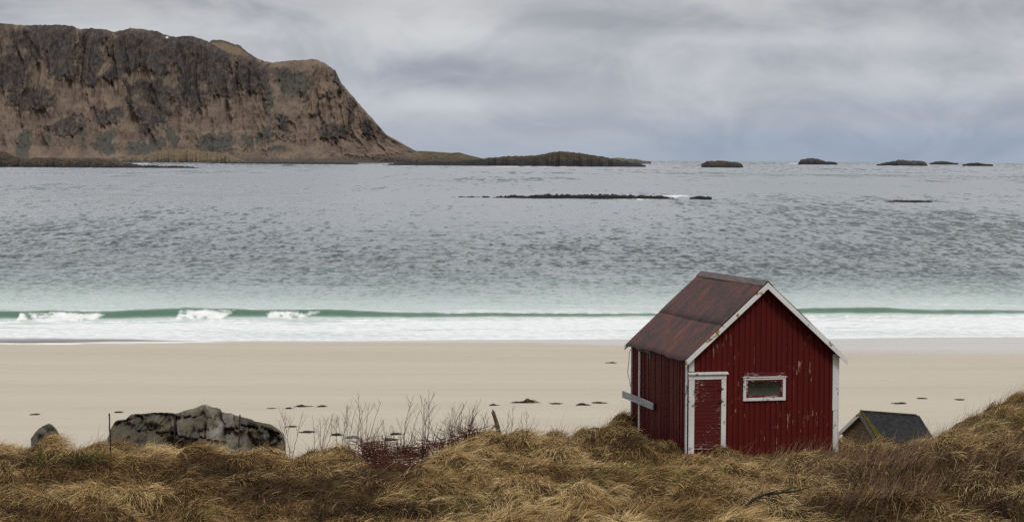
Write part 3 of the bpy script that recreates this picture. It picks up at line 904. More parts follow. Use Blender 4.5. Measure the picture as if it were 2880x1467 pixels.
# ------------------------------------------------------------------ the red hut
def glass_mat():
    mt, nt, p = newmat('dusty window glass')
    p.inputs['Base Color'].default_value = (.012, .013, .014, 1); p.inputs['Roughness'].default_value = .22
    tc = nd(nt, 'ShaderNodeTexCoord'); sep = nd(nt, 'ShaderNodeSeparateXYZ'); nt.links.new(tc.outputs['Object'], sep.inputs[0])
    n = noise(nt, (5, 5, 9), 6, .7)
    zz = mathn(nt, 'ADD', sep.outputs[2], mathn(nt, 'MULTIPLY', mathn(nt, 'SUBTRACT', n, .5), .25))
    k = ramp(nt, mathn(nt, 'SUBTRACT', zz, 1.30), [(0.0, .75), (.12, .22), (.35, .04)])
    k2 = mathn(nt, 'ADD', k, mathn(nt, 'MULTIPLY', ramp(nt, n, [(.5, 0.0), (.8, 1.0)]), .12), clamp=True)
    df = nd(nt, 'ShaderNodeBsdfDiffuse'); df.inputs[0].default_value = (.20, .21, .19, 1)
    tr = nd(nt, 'ShaderNodeBsdfTransparent'); tr.inputs[0].default_value = (.5, .55, .5, 1)
    gl = nd(nt, 'ShaderNodeBsdfGlossy'); gl.inputs['Roughness'].default_value = .08
    m1 = nd(nt, 'ShaderNodeMixShader'); m1.inputs[0].default_value = .09; nt.links.new(tr.outputs[0], m1.inputs[1]); nt.links.new(gl.outputs[0], m1.inputs[2])
    m2 = nd(nt, 'ShaderNodeMixShader'); nt.links.new(k2, m2.inputs[0]); nt.links.new(m1.outputs[0], m2.inputs[1]); nt.links.new(df.outputs[0], m2.inputs[2])
    out = [x for x in nt.nodes if x.type == 'OUTPUT_MATERIAL'][0]
    nt.links.new(m2.outputs[0], out.inputs[0])
    return mt


def build_hut():
    R = random.Random(5)
    W, D, H, HR = HW_, HD_, HH_, HR_
    hut = empty('red_hut', HUT, HUT_YAW)
    tag(hut, 'small red board hut with white trim and rusty roof standing on the grass bank', 'hut')
    slope = (HR - H) / (W / 2)
    und = .10                                             # wall tops stop below the roof sheet
    roofz = lambda x: H + slope * min(x, W - x) - und
    WX0, WX1, WZ0, WZ1 = 1.60, 2.67, 1.33, 1.83           # window hole
    def pane_strip(mb, x0, x1, y0, y1, zb, top):
        """upright board between x0 and x1 with a top that follows the gable"""
        segs = [x0] + ([W / 2] if x0 < W / 2 < x1 else []) + [x1]
        for a, b in zip(segs, segs[1:]):
            mb.prism([(a, y0, zb), (b, y0, zb), (b, y0, top(b)), (a, y0, top(a))], (0, y1 - y0, 0))
    # gable walls
    for back in (0, 1):
        mb = MB()
        ys = (lambda a, b: (a, b)) if not back else (lambda a, b: (D - b, D - a))
        holes = not back
        y0, y1 = ys(0.0, .05)
        if holes:
            pane_strip(mb, 0, WX0, y0, y1, -.45, roofz); pane_strip(mb, WX1, W, y0, y1, -.45, roofz)
            pane_strip(mb, WX0, WX1, y0, y1, -.45, lambda x: WZ0); pane_strip(mb, WX0, WX1, y0, y1, WZ1, roofz)
        else:
            pane_strip(mb, 0, W, y0, y1, -.45, roofz)
        x = .03
        while x < W - .1:
            w = .098 + R.uniform(-.012, .012); t = .022 + R.uniform(0, .008)
            a, b_ = x, min(x + w, W - .02)
            ya, yb = ys(-t, -.0005)
            zb = -.45 if R.random() < .8 else -.3
            if holes and b_ > WX0 and a < WX1:
                pane_strip(mb, a, b_, ya, yb, zb, lambda q: WZ0); pane_strip(mb, a, b_, ya, yb, WZ1, roofz)
            else:
                pane_strip(mb, a, b_, ya, yb, zb, roofz)
            x += .152 + R.uniform(-.008, .010)
        mb.build('wall', M['red'], hut, bevel=.004)
    # long walls, boards of uneven width and depth
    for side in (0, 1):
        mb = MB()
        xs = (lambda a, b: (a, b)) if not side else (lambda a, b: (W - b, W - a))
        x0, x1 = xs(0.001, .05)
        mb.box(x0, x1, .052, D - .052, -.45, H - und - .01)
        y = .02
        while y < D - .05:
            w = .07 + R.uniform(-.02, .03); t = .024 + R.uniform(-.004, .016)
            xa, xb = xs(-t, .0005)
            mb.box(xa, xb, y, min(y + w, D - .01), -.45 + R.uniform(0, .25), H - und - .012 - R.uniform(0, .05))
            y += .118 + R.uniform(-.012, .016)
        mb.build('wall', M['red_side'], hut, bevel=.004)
    mb = MB(); mb.box(.06, W - .06, .06, D - .06, -.1, -.02); mb.build('floor', M['inside'], hut)
    # roof: two corrugated slopes, each of an upper and a lower row of sheets
    of, ob, e = .279, .254, .165
    ncol = 62 * 6
    yy = np.linspace(-of, D + ob, ncol)
    wav = .011 * np.cos(2 * np.pi * (yy + of) / .0853)
    V = []; Fc = []
    L = (W / 2 + e)
    for sgn in (0, 1):
        for (s0, s1, lift) in ((0.0, .56, .016), (.53, 1.0, 0.0)):
            ns = 8
            base = len(V)
            for i in range(ns):
                s = s0 + (s1 - s0) * i / (ns - 1)
                for j, y in enumerate(yy):
                    dr = L * s
                    ex = 0.0
                    if s1 == 1.0 and i == ns - 1:         # ragged, slightly sagging eave
                        ex = .015 * math.sin(y * 2.1) + .01 * math.sin(y * 7)
                    x = W / 2 - dr - ex; z = HR - slope * (dr + ex) + wav[j] + lift + .012 * math.sin(y * 1.3 + s * 4) - (.012 if i == ns - 1 else 0)
                    V.append((x if not sgn else W - x, y, z))
            for i in range(ns - 1):
                for j in range(ncol - 1):
                    a = base + i * ncol + j
                    q = (a, a + 1, a + ncol + 1, a + ncol)
                    Fc.append(q if sgn else q[::-1])
    roof = mesh_np('roof', np.array(V), np.array(Fc), M['roof'], hut)
    md = roof.modifiers.new('thickness', 'SOLIDIFY'); md.thickness = .006; md.offset = -1
    mb = MB()                                             # boards under the sheet
    for sgn in (0, 1):
        A = [(W / 2, -of + .02, HR - .03), (W / 2 - L + .05, -of + .02, HR - .03 - slope * (L - .05)), (W / 2 - L + .05, -of + .02, HR - .055 - slope * (L - .05)), (W / 2, -of + .02, HR - .055)]
        if sgn: A = [(W - x, y, z) for x, y, z in A][::-1]
        mb.prism(A, (0, D + of + ob - .04, 0))
    mb.build('roof_boarding', M['inside'], hut)
    nrm = math.hypot(1, slope)
    mb = MB()
    for sgn in (0, 1):
        cw = .20
        A = []
        for (dd, hh) in ((0.0, .036), (cw / nrm, .036), (cw / nrm, .060), (0.0, .064)):
            A.append((W / 2 - dd, -of - .01, HR - slope * dd + hh))
        if sgn: A = [(W - x, y, z) for x, y, z in A][::-1]
        mb.prism(A, (0, D + of + ob + .03, 0))
    mb.build('ridge_cap', M['ridgewood'], roof, bevel=.004)
    # barge boards
    for yb, th in ((-of - .006, -.028), (D + ob + .006, .028)):
        for sgn in (0, 1):
            mb = MB()
            A = [(W / 2, yb, HR + .005), (W / 2 - L - .02, yb, HR + .005 - slope * (L + .02)), (W / 2 - L - .02, yb, HR - .15 - slope * (L + .02)), (W / 2, yb, HR - .165)]
            if sgn: A = [(W - x, y, z) for x, y, z in A][::-1]
            mb.prism(A, (0, th, 0))
            mb.build('barge_board', M['barge'], hut, bevel=.004)
    # corner boards
    def board(name, mat, x0, x1, y0, y1, z0, z1, parent=hut, bev=.005):
        q = MB(); q.box(x0, x1, y0, y1, z0, z1); return q.build(name, mat, parent, bevel=bev)
    board('corner_board', M['white'], .0, .155, -.056, -.030, 2.075, H - .02)
    board('corner_board', M['white'], -.062, -.036, -.056, .055, -.12, H - .09)
    q = MB(); q.box(W - .13, W + .03, -.058, -.032, .95, H - .06); q.box(W - .105, W + .028, -.052, -.031, -.2, .947); q.build('corner_board', M['white'], hut, bevel=.005)
    board('corner_board', M['white'], W + .032, W + .058, -.05, .10, -.2, H - .09)
    board('corner_board', M['greywood'], -.06, -.034, D - .09, D + .03, -.1, H - .12)
    # door
    door = board('door', M['red_door'], .165, .905, -.052, -.012, .05, 1.845)
    q = MB()
    zz = .06
    while zz < 1.83:
        hgt = .085 + R.uniform(-.01, .01)
        q.box(.170, .900, -.062 - R.uniform(0, .004), -.0525, zz, min(zz + hgt, 1.84)); zz += hgt + .008
    q.build('door_boards', M['red_door'], door, bevel=.003)
    q = MB()
    for (a, b_, c, d_) in ((.32, .75, 1.28, 1.31), (.32, .75, 1.69, 1.72), (.32, .35, 1.312, 1.688), (.72, .75, 1.312, 1.688)):
        q.box(a, b_, -.078, -.067, c, d_)
    q.build('hatch_frame', M['red_trim'], door)
    for hz in (1.60, 1.27):
        q = MB(); q.box(.84, .97, -.101, -.088, hz - .014, hz + .014); q.tube([(.905, -.10, hz - .05), (.905, -.10, hz + .05)], .012, 6); q.build('hinge', M['dark'], door)
    board('door_sill', M['red_trim'], .15, .92, -.085, -.03, .0, .046)
    fr = MB(); fr.box(.0, .158, -.088, -.031, -.12, 1.853); fr.box(.912, 1.045, -.088, -.031, -.25, 1.853); fr.box(-.01, 1.05, -.092, -.031, 1.856, 1.985)
    fr = fr.build('door_frame', M['white'], hut, bevel=.005)
    q = MB(); q.prism([(-.02, -.15, 1.99), (-.02, -.031, 1.988), (-.02, -.031, 2.055), (-.02, -.15, 2.02)], (1.11, 0, 0)); q.build('door_cap', M['white'], fr, bevel=.004)
    # window
    wx, wz, ww, wh = 1.531, 1.881, 1.206, .62
    q = MB(); f = .082
    q.box(wx, wx + ww, -.075, -.031, wz - f * .75, wz); q.box(wx, wx + ww, -.075, -.031, wz - wh, wz - wh + f)
    q.box(wx, wx + f, -.073, -.031, wz - wh + f + .001, wz - f * .75 - .001); q.box(wx + ww - f, wx + ww, -.073, -.031, wz - wh + f + .001, wz - f * .75 - .001)
    win = q.build('window', M['white'], hut, bevel=.004)
    q = MB(); g = .055; a0, a1, c0, c1 = wx + f + .002, wx + ww - f - .002, wz - wh + f + .002, wz - f * .75 - .002
    q.box(a0, a1, -.05, .02, c1 - g, c1); q.box(a0, a1, -.05, .02, c0, c0 + g); q.box(a0, a0 + g, -.048, .02, c0 + g + .001, c1 - g - .001); q.box(a1 - g, a1, -.048, .02, c0 + g + .001, c1 - g - .001)
    q.build('sash', M['red_trim'], win, bevel=.003)
    board('pane', glass_mat(), a0 + g, a1 - g, -.02, -.012, c0 + g, c1 - g, win, 0)
    q = MB(); q.prism([(wx - .02, -.10, wz + .004), (wx - .02, -.031, wz + .004), (wx - .02, -.031, wz + .03), (wx - .02, -.10, wz + .018)], (ww + .04, 0, 0)); q.build('window_ledge', M['white'], win)
    board('window_board', M['red_trim'], wx + .02, wx + ww - .01, -.062, -.031, wz + .034, wz + .13)
    # loose pieces on the long wall
    board('wooden_strip', M['white'], -.085, -.045, 3.93, 4.0, -.05, 2.28)
    q = MB(); q.box(-.07, -.044, 3.0, 4.25, 2.30, 2.325); q.box(-.07, -.044, 3.05, 3.09, 2.15, 2.298); q.build('track_rail', M['greywood'], hut)
    q = MB(); q.prism([(-.145, 2.55, .78), (-.145, D + .58, .84), (-.145, D + .56, 1.03), (-.145, 2.53, .975)], (.045, 0, 0)); q.build('plank', M['plankwood'], hut, bevel=.006)
    board('plank_spacer', M['greywood'], -.099, -.044, 2.7, 2.78, .80, .95); board('plank_spacer', M['greywood'], -.099, -.044, 4.5, 4.58, .84, .99)
    q = MB()
    q.tube([(-.09, D - .05, 2.28), (-.12, D + .0, 2.2), (-.10, D + .10, 1.9), (-.13, D + .12, 1.6), (-.09, D + .03, 1.35), (-.08, D - .02, 1.2)], .008, 4)
    q.build('cable', M['dark'], hut)


build_hut()


# ------------------------------------------------------------------ little shed behind the bank
def build_shed():
    u, py, Y = 2413.7, 1157, 66.0
    ap = Vector((X_of(u, Y), Y, Z_of(u, py, Y)))
    yaw = math.atan2(.92, 1.85)
    half, drop, L = 1.0, .74, 2.12
    s = empty('small_shed', (ap.x, ap.y, ap.z - 1.55))
    s.rotation_euler = (0, math.radians(6.0), yaw)
    tag(s, 'tiny shed with mossy dark roof, half hidden by grass right of the red hut', 'shed')
    T = 1.55                                              # ridge height over the shed's foot
    mw = plain_mat('ochre shed siding', (.10, .070, .040), (.19, .135, .08), (3, 3, 30), .85, .15)
    felt = plain_mat('dark roofing felt', (.013, .013, .014), (.034, .034, .036), (7, 7, 7), .85, .1, .5, .03)
    moss = plain_mat('roof moss', (.035, .040, .008), (.11, .085, .015), (18, 18, 18), .95, .05, 1.0, .05)
    sl_ = drop / half
    mb = MB()
    for x0, x1 in ((.10, .15), (L - .15, L - .10)):
        z = 0.05
        hw = half - .10
        while z < T - .12:
            z2 = min(z + .12, T - .10)
            wa = min(hw, (T - .06 - z) / sl_); wb = min(hw, (T - .06 - z2) / sl_)
            off = -.012 if x0 < 1 else .012
            mb.prism([(x0 + off, -wa, z), (x0 + off, wa, z), (x0, wb, z2), (x0, -wb, z2)], (x1 - x0, 0, 0)); z = z2 + .001
    hw = half - .12
    mb.box(.16, L - .16, -hw, -hw + .04, .05, T - .07 - sl_ * hw); mb.box(.16, L - .16, hw - .04, hw, .05, T - .07 - sl_ * hw)
    mb.build('wall', mw, s)
    mb = MB()
    for sg in (-1, 1):
        A = [(0, 0, T), (0, sg * half, T - drop), (0, sg * half, T - drop - .05), (0, 0, T - .06)]
        mb.prism(A if sg < 0 else A[::-1], (L, 0, 0))
    mb.box(.0, L - .12, -.05, .05, T + .001, T + .03)
    mb.box(.5, .53, -.9, -.02, T - .30, T - .29)
    rf = mb.build('roof', felt, s, bevel=.006)
    for sg in (-1, 1):
        mb = MB()
        A = [(-.035, 0, T - .02), (-.035, sg * half * 1.02, T - .02 - drop * 1.02), (-.035, sg * half * 1.02, T - .15 - drop * 1.02), (-.035, 0, T - .16)]
        mb.prism(A if sg < 0 else A[::-1], (.03, 0, 0)); mb.build('barge_board', M['greywood'] if sg < 0 else M['barge'], s)
    # moss growing along the gable edge of the near slope
    V = []; n = 34
    us_ = np.linspace(0, 1, n); vs = np.linspace(0, 1, 12)
    for a in us_:
        wdt = .10 + .26 * a ** 1.5 + .10 * (float(fbm(np.array([a * 7]), np.array([1.0]), 4, 3)[0]) - .5)
        for c in vs:
            h = .012 + .05 * float(fbm(np.array([a * 22]), np.array([c * 5.0]), 8, 3)[0]) * (1 - c ** 3) - .025 * (c > .98)
            V.append((-.03 + c * wdt, -half * 1.01 * a, T - drop * 1.01 * a + h))
    mesh_np('moss', np.array(V), grid_faces(n, 12), moss, rf)


build_shed()

# ------------------------------------------------------------------ rocks
def rock_mat():
    mt, nt, p = newmat('lichen covered grey rock')
    a = nd(nt, 'ShaderNodeAttribute'); a.attribute_name = 'col'
    n = noise(nt, (7, 7, 4), 9, .72)
    n2 = noise(nt, (28, 28, 16), 5, .7, off=(2, 6, 4))
    v = ramp(nt, n, [(.30, .55), (.70, 1.45)])
    c = mixc(nt, 1.0, a.outputs['Color'], v, 'MULTIPLY')
    c = mixc(nt, ramp(nt, n2, [(.60, 0.0), (.76, .35)]), c, (.30, .29, .26))
    setc(nt, p, 'Base Color', c)
    p.inputs['Roughness'].default_value = .9; p.inputs['Specular IOR Level'].default_value = .15
    bump(nt, p, n, .9, .05)
    return mt


M['rock'] = rock_mat()


def rock(name, label, cat, sky, Yf, depth, zbase, seeds, seed, group=None, du=3.0, nv=70, block=.34, cracks=(), pale=(), tint=(.084, .075, .065), moss=.5):
    su = [a for a, b in sky]; sp = [b for a, b in sky]
    us = np.arange(su[0], su[-1] + .1, du); t = np.linspace(0, 1, nv)
    U, T = np.meshgrid(us, t)
    # t: 0 foot of the front, .55 top, 1 foot of the back
    pyr = smooth_interp(U, su, sp, 5) - (fbm(U * .03, U * 0, seed, 4) - .5) * 5
    Ytop = Yf + depth * .55
    H = np.maximum(Z_of(U, pyr, Ytop) - zbase, .05)
    a = np.clip(T / .6, 0, 1); b = np.clip((T - .6) / .4, 0, 1)
    prof = np.where(T < .6, a ** .85 * (1 - .12 * np.sin(a * math.pi)), 1 - b ** 1.6)
    Y = Yf + np.where(T < .6, depth * .55 * (a ** 2.0), depth * (.55 + .45 * b ** .8))
    endw = np.minimum(sstep(su[0] - 1, su[0] + 30, U), sstep(su[-1] + 1, su[-1] - 30, U))
    Z = zbase + H * prof - .15
    X = X_of(U, Y)
    px, py = pix(X, Y, Z)
    wx = px + (fbm(px * .05, py * .05, seed + 1, 4) - .5) * 12; wy = py + (fbm(px * .05, py * .05, seed + 2, 4) - .5) * 10
    S = np.array(seeds, float)
    d = (wx[..., None] - S[:, 0]) ** 2 * .55 + ((wy[..., None] - S[:, 1]) * 1.25) ** 2
    o_ = np.sort(d, -1); idx = np.argmin(d, -1)
    gap = np.sqrt(o_[..., 1]) - np.sqrt(o_[..., 0])
    rr = np.random.default_rng(seed)
    off = rr.uniform(-.5, 1, len(S))[idx]; tx = rr.uniform(-1, 1, len(S))[idx]; ty = rr.uniform(-1.6, .5, len(S))[idx]
    disp = block * off + ((wx - S[idx, 0]) * tx + (wy - S[idx, 1]) * ty) * .012 * block / .25
    crack = 1 - sstep(0, 3.2, gap)
    crack = crack * .35
    jx = px + (fbm(px * .09, py * .09, seed + 11, 3) - .5) * 9; jy = py + (fbm(px * .09, py * .09, seed + 12, 3) - .5) * 9
    for line in cracks:
        for k_, ((ax, ay), (bx, by)) in enumerate(zip(line, line[1:])):
            ll = (bx - ax) ** 2 + (by - ay) ** 2
            tt = np.clip(((jx - ax) * (bx - ax) + (jy - ay) * (by - ay)) / ll, 0, 1)
            dd = np.hypot(jx - ax - tt * (bx - ax), jy - ay - tt * (by - ay))
            crack = np.maximum(crack, np.exp(-(dd / 2.6) ** 2))
            # the slab above a lying crack hangs over, the one below steps back
            if abs(bx - ax) > abs(by - ay):
                sd2 = (jy - ay - tt * (by - ay))
                disp = disp - .16 * block / .25 * np.exp(-np.abs(sd2) / 14) * (sd2 > 0) * (tt > 0) * (tt < 1)
    disp = disp - .30 * crack * block / .25 + (fbm(px * .06, py * .06, seed + 5, 5, .6) - .5) * .35
    front = sstep(0, .1, T) * (1 - sstep(.5, .72, T)) * endw
    Y = Y - disp * front
    Z = Z + front * (fbm(px * .04, py * .04, seed + 6, 4) - .5) * .12
    X = X_of(U, Yf + depth * .3) + (X - X_of(U, Yf + depth * .3)) * 1.0
    f = fbm(px * .05, py * .03, seed + 8, 5, .6)[..., None]; f2 = fbm(px * .09, py * .12, seed + 9, 4)[..., None]
    base = np.array(tint)
    cellc = (.7 + .75 * rr.random(len(S)))[idx][..., None]
    col = base * cellc * (.65 + .7 * f)
    for (cx, cy, rx, ry, g_) in pale:
        col = col * (1 + g_ * np.exp(-(((jx - cx) / rx) ** 2 + ((jy - cy) / ry) ** 2) ** 2))[..., None]
    ms = sstep(.35, .9, T / .6)[..., None] * sstep(.46, .62, f2 + .05) * moss
    col = col * (1 - ms) + np.array([.085, .068, .018]) * ms
    ck = (crack * front * .75)[..., None]
    col = col * (1 - ck) + np.array([.016, .014, .012]) * ck
    o = mesh_np(name, np.stack([X, Y, Z], -1).reshape(-1, 3), grid_faces(nv, len(us)), M['rock'], attrs={'col': col.reshape(-1, 3)})
    tag(o, label, cat, group)
    return o


rock('rock_outcrop', 'large cracked grey rock outcrop with mossy top between the fence stakes and the sand', 'rock',
     [(300, 1232), (309, 1190), (324, 1170), (345, 1166), (358, 1164), (363, 1151), (410, 1148), (450, 1147), (496, 1147), (540, 1134), (560, 1128), (578, 1126), (604, 1132), (626, 1149), (667, 1153), (701, 1166), (735, 1173), (764, 1180), (783, 1189), (797, 1205), (801, 1222), (806, 1244)],
     63.6, 3.4, 1.95,
     [(345, 1180), (350, 1205), (400, 1165), (435, 1190), (432, 1222), (470, 1165), (520, 1200), (520, 1228), (548, 1150), (590, 1160), (585, 1195), (602, 1215), (632, 1180), (650, 1205), (668, 1228), (690, 1180), (725, 1190), (760, 1200), (775, 1225), (730, 1222), (385, 1225), (470, 1215), (620, 1150), (795, 1228)], 401,
     cracks=[[(309, 1194), (350, 1186), (376, 1178), (396, 1169)], [(396, 1169), (389, 1192), (384, 1207)], [(388, 1209), (443, 1211), (488, 1219), (529, 1227), (576, 1231), (634, 1242)],
             [(576, 1177), (578, 1203), (581, 1231)], [(596, 1132), (615, 1154), (617, 1181), (630, 1196), (634, 1229)], [(675, 1192), (708, 1203), (745, 1216), (786, 1218)], [(634, 1207), (682, 1195)],
             [(447, 1164), (496, 1171), (537, 1173), (581, 1178)], [(496, 1175), (493, 1218)], [(745, 1216), (768, 1229), (794, 1236)], [(396, 1169), (447, 1164)]],
     pale=[(604, 1206, 26, 28, .9), (560, 1146, 60, 12, .5), (420, 1157, 60, 8, .35), (650, 1165, 40, 14, .4)])
rock('boulder', 'small grey boulder with a mossy peak at the left edge of the sand', 'rock',
     [(84, 1222), (98, 1198), (112, 1186), (128, 1180), (142, 1175), (152, 1186), (160, 1200), (168, 1216), (172, 1226)], 63.5, 1.1, 2.3,
     [(105, 1200), (130, 1190), (145, 1205), (158, 1215), (120, 1215)], 411, du=1.6, nv=44, block=.10)
rock('boulder', 'smooth grey whale backed stone lying on the sand behind the bare saplings', 'rock',
     [(955, 1229), (965, 1224), (975, 1217), (990, 1213), (1003, 1213), (1013, 1219), (1020, 1226), (1024, 1229)], 75.6, .7, 1.62, [(975, 1222), (1005, 1222)], 421, du=1.6, nv=30, block=.03, tint=(.085, .085, .085), moss=.1)
rock('boulder', 'dark blue grey stone bedded in the grass beside the broken post', 'rock',
     [(1340, 1236), (1347, 1216), (1358, 1206), (1368, 1204), (1377, 1208), (1384, 1220), (1388, 1236)], 60.9, .5, 3.2, [(1355, 1215), (1372, 1218)], 431, du=1.6, nv=34, block=.03, tint=(.06, .06, .064), moss=.1)


# ------------------------------------------------------------------ things on the bank and the beach
def on_ground(u, py, fn, Ya=44, Yb=140):
    """walk along the line of sight until it meets the surface fn(x, Y)"""
    Y = np.linspace(Ya, Yb, 4000); X = X_of(u, Y); zr = Z_of(u, py, Y)
    zz = fn(X, Y)
    i = int(np.argmax(zr < zz)) if (zr < zz).any() else len(Y) - 1
    return float(X[i]), float(Y[i]), float(zz[i])


def clampY(u, Y):
    return float(min(Y, smooth_interp(np.array([u]), ED_U, ED_Y)[0] - .25))


G_NT = lambda x, Y: ground_z(x, Y, False)
G_TOP = lambda x, Y: ground_z(x, Y, True) + .12
B_FN = lambda x, Y: beach_z(np.asarray(x) / Y * F + 1440, Y)

M['stake'] = plain_mat('rusted stake iron', (.010, .008, .007), (.045, .030, .022), (25, 25, 25), .85)
for (ut, pt, ub, pb, lab) in ((304.5, 1164, 312, 1283, 'dark iron fence stake leaning left, before the left end of the rock outcrop'),
                              (490, 1173, 489, 1263, 'dark upright fence stake before the middle of the rock outcrop'),
                              (674, 1168, 671, 1248, 'dark fence stake before the right end of the rock outcrop')):
    x, Y, z = on_ground(ub, pb, G_TOP); Y = clampY(ub, Y); x = float(X_of(ub, Y)); z = float(Z_of(ub, pb, Y))
    xt, zt = float(X_of(ut, Y)), float(Z_of(ut, pt, Y))
    mb = MB(); top = Vector((xt, Y + .03, zt)); foot = Vector((x, Y, z - .3))
    ax = (top - foot); k = 9
    P = [foot + ax * (i / k) + Vector((.006 * math.sin(i * 1.7), 0, 0)) for i in range(k + 1)]
    mb.tube(P, [.020 + .003 * math.sin(i * 2.3) for i in range(k + 1)], 6)
    o = mb.build('fence_stake', M['stake'], None)
    tag(o, lab, 'fence stake', 'old fence stakes along the bank')

mb = MB()
x, Y, z = on_ground(1404, 1215, G_TOP); Y = clampY(1404, Y)
P = [Vector((float(X_of(a, Y)), Y + .02 * i, float(Z_of(a, b_, Y)))) for i, (a, b_) in enumerate(((1408, 1236), (1403, 1205), (1399, 1190), (1393, 1172), (1388.5, 1159)))]
mb.tube(P, [.075, .062, .055, .05, .052], 9)
mb.tube([P[-1] + Vector((.012, 0, -.02)), P[-1] + Vector((-.005, .01, .06))], [.034, .010], 5)
mb.tube([P[1], P[1] + Vector((-.10, -.02, .05)), P[1] + Vector((-.16, -.04, -.02))], [.045, .03, .015], 6)
o = mb.build('wooden_post', plain_mat('rotten post wood', (.030, .020, .013), (.11, .075, .05), (26, 26, 4), .9, .1, .8), None, smooth=True)
tag(o, 'short broken wooden post leaning out of a grassy mound left of the red hut', 'post')

M['weed'] = plain_mat('washed up seaweed', (.010, .008, .006), (.045, .032, .020), (9, 9, 9), .75, .3, .8, .05)


def seaweed(u, py, wpx, hpx, lab, seed, name='seaweed_clump', cat='seaweed'):
    x, Y, z = on_ground(u, py, B_FN, 66, 150)
    r = random.Random(seed); w = wpx / F * Y; h = max(.03, hpx / F * Y)
    mb = MB()
    n = max(14, int(w * 40)); c0 = r.uniform(-.45, .45); c1 = r.uniform(-.8, .8)
    # heap of flat fronds and lumps
    for i in range(n):
        a = (r.random() + r.random()) - 1
        cx = a * w * .5; cy = r.uniform(-.5, .5) * (.35 + w * .25)
        hh = h * max(.12, max(1 - abs(a - c0) * 1.7, .55 - abs(a - c1) * 1.6)) * r.uniform(.45, 1)
        ln = r.uniform(.12, .34) * (.6 + w * .15); an = r.uniform(-.8, .8)
        hh *= r.choice((.5, .8, 1, 1.25)); P = [(cx - ln * math.cos(an), cy - ln * math.sin(an), .004), (cx - ln * .3, cy, hh * .85), (cx + ln * .3, cy + .04, hh * .8), (cx + ln * math.cos(an), cy + ln * math.sin(an), .004)]
        mb.tube(P, [.012, .010 + hh * .15, .010 + hh * .13, .006], 4)
    o = mb.build(name, M['weed'], None, smooth=True)
    o.location = (x, Y, z)
    tag(o, lab, cat, 'seaweed washed up on the sand')


def q3(a, b_): return 740 + a / 2.525, 1080 + b_ / 2.525
def q4(a, b_): return 1700 + a / 2.183, 1040 + b_ / 2.183
WEED = [
    (*q3(1870, 134), 75, 10, 'widest dark heap of seaweed on the sand, left of the hut'),
    (*q3(2083, 144), 26, 5, 'small dark seaweed clump just right of the widest heap'),
    (*q3(2270, 151), 36, 5, 'flat greenish seaweed clump between two others left of the hut'),
    (*q3(2400, 137), 33, 6, 'humped seaweed clump closest to the hut'),
    (*q3(1640, 155), 20, 4, 'thin seaweed clump standing over the broken post'),
    (*q3(287, 165), 46, 6, 'low seaweed heap with a spike on top, right of the rock outcrop'),
    (*q3(413, 166), 27, 5, 'short seaweed bar right of the spiked heap'),
    (*q3(65, 180), 18, 3, 'seaweed scrap just above the right end of the rock outcrop'),
    (*q3(183, 180), 19, 3, 'seaweed scrap between the rock outcrop and the spiked heap'),
    (*q3(200, 311), 33, 5, 'dark seaweed bar touching the right tip of the rock outcrop'),
    (*q3(312, 349), 38, 5, 'dark seaweed bar low on the sand among the left saplings'),
    (*q3(530, 368), 26, 6, 'seaweed clump at the left side of the whale backed stone'),
    (*q3(955, 361), 21, 4, 'seaweed clump between the two tallest saplings'),
    (*q3(910, 402), 36, 3, 'thin line of seaweed low on the sand above the red brush'),
    (*q3(2385, 325), 28, 4, 'dark scrap of weed at the grass edge before the hut'),
    (841, 942.5, 15, 5, 'lone seaweed clump in the edge of the surf'),
    (1722, 1021, 24, 2, 'thin streak of weed on the sand high up left of the hut'),
    (*q4(1832, 209), 28, 2.5, 'long thin streak of weed above the small shed'),
    (*q4(1967, 178), 8, 2.5, 'tiny weed speck up the sand right of the thin streak'),
    (*q4(2200, 186), 15, 3, 'small weed scrap on the sand above the right hand grass slope'),
    (2537, 931.5, 16, 2.5, 'left one of two dark weed scraps in the surf right of the hut'),
    (2571, 931.5, 13, 2.5, 'right one of two dark weed scraps in the surf right of the hut'),
    (332, 1161.5, 6, 2, 'weed speck just right of the leaning fence stake top'),
    (97, 1167, 8, 2, 'weed speck above the small mossy boulder'),
]
for i, (u, py, w, h, lab) in enumerate(WEED):
    seaweed(u, py, w, h, lab, 500 + i)


# ------------------------------------------------------------------ bare saplings
def twig_obj(name, paths, col, label, cat, group, kind=None, jitter=.3):
    V = []; Fq = []; C = []
    b = 0
    r = np.random.default_rng(len(paths))
    for P, R in paths:
        P = np.array(P); k = len(P); n = 4
        t = np.gradient(P, axis=0); t /= np.linalg.norm(t, axis=1)[:, None] + 1e-9
        ref = np.array([.3, .9, .1]); a = np.cross(t, ref); a /= np.linalg.norm(a, axis=1)[:, None] + 1e-9; c = np.cross(t, a)
        ring = np.stack([P + (a * math.cos(q) + c * math.sin(q)) * np.array(R)[:, None] for q in (0, 1.571, 3.142, 4.712)], 1)
        V.append(ring.reshape(-1, 3))
        i = np.arange(k - 1)[:, None] * n; j = np.arange(n)[None, :]
        Fq.append(np.stack([b + i + j, b + i + (j + 1) % n, b + i + n + (j + 1) % n, b + i + n + j], -1).reshape(-1, 4))
        C.append(np.tile(np.array(col) * (1 + jitter * r.uniform(-1, 1)), (k * n, 1)))
        b += k * n
    o = mesh_np(name, np.vstack(V), np.vstack(Fq), M['twig'], attrs={'col': np.vstack(C)})
    tag(o, label, cat, group, kind)
    return o


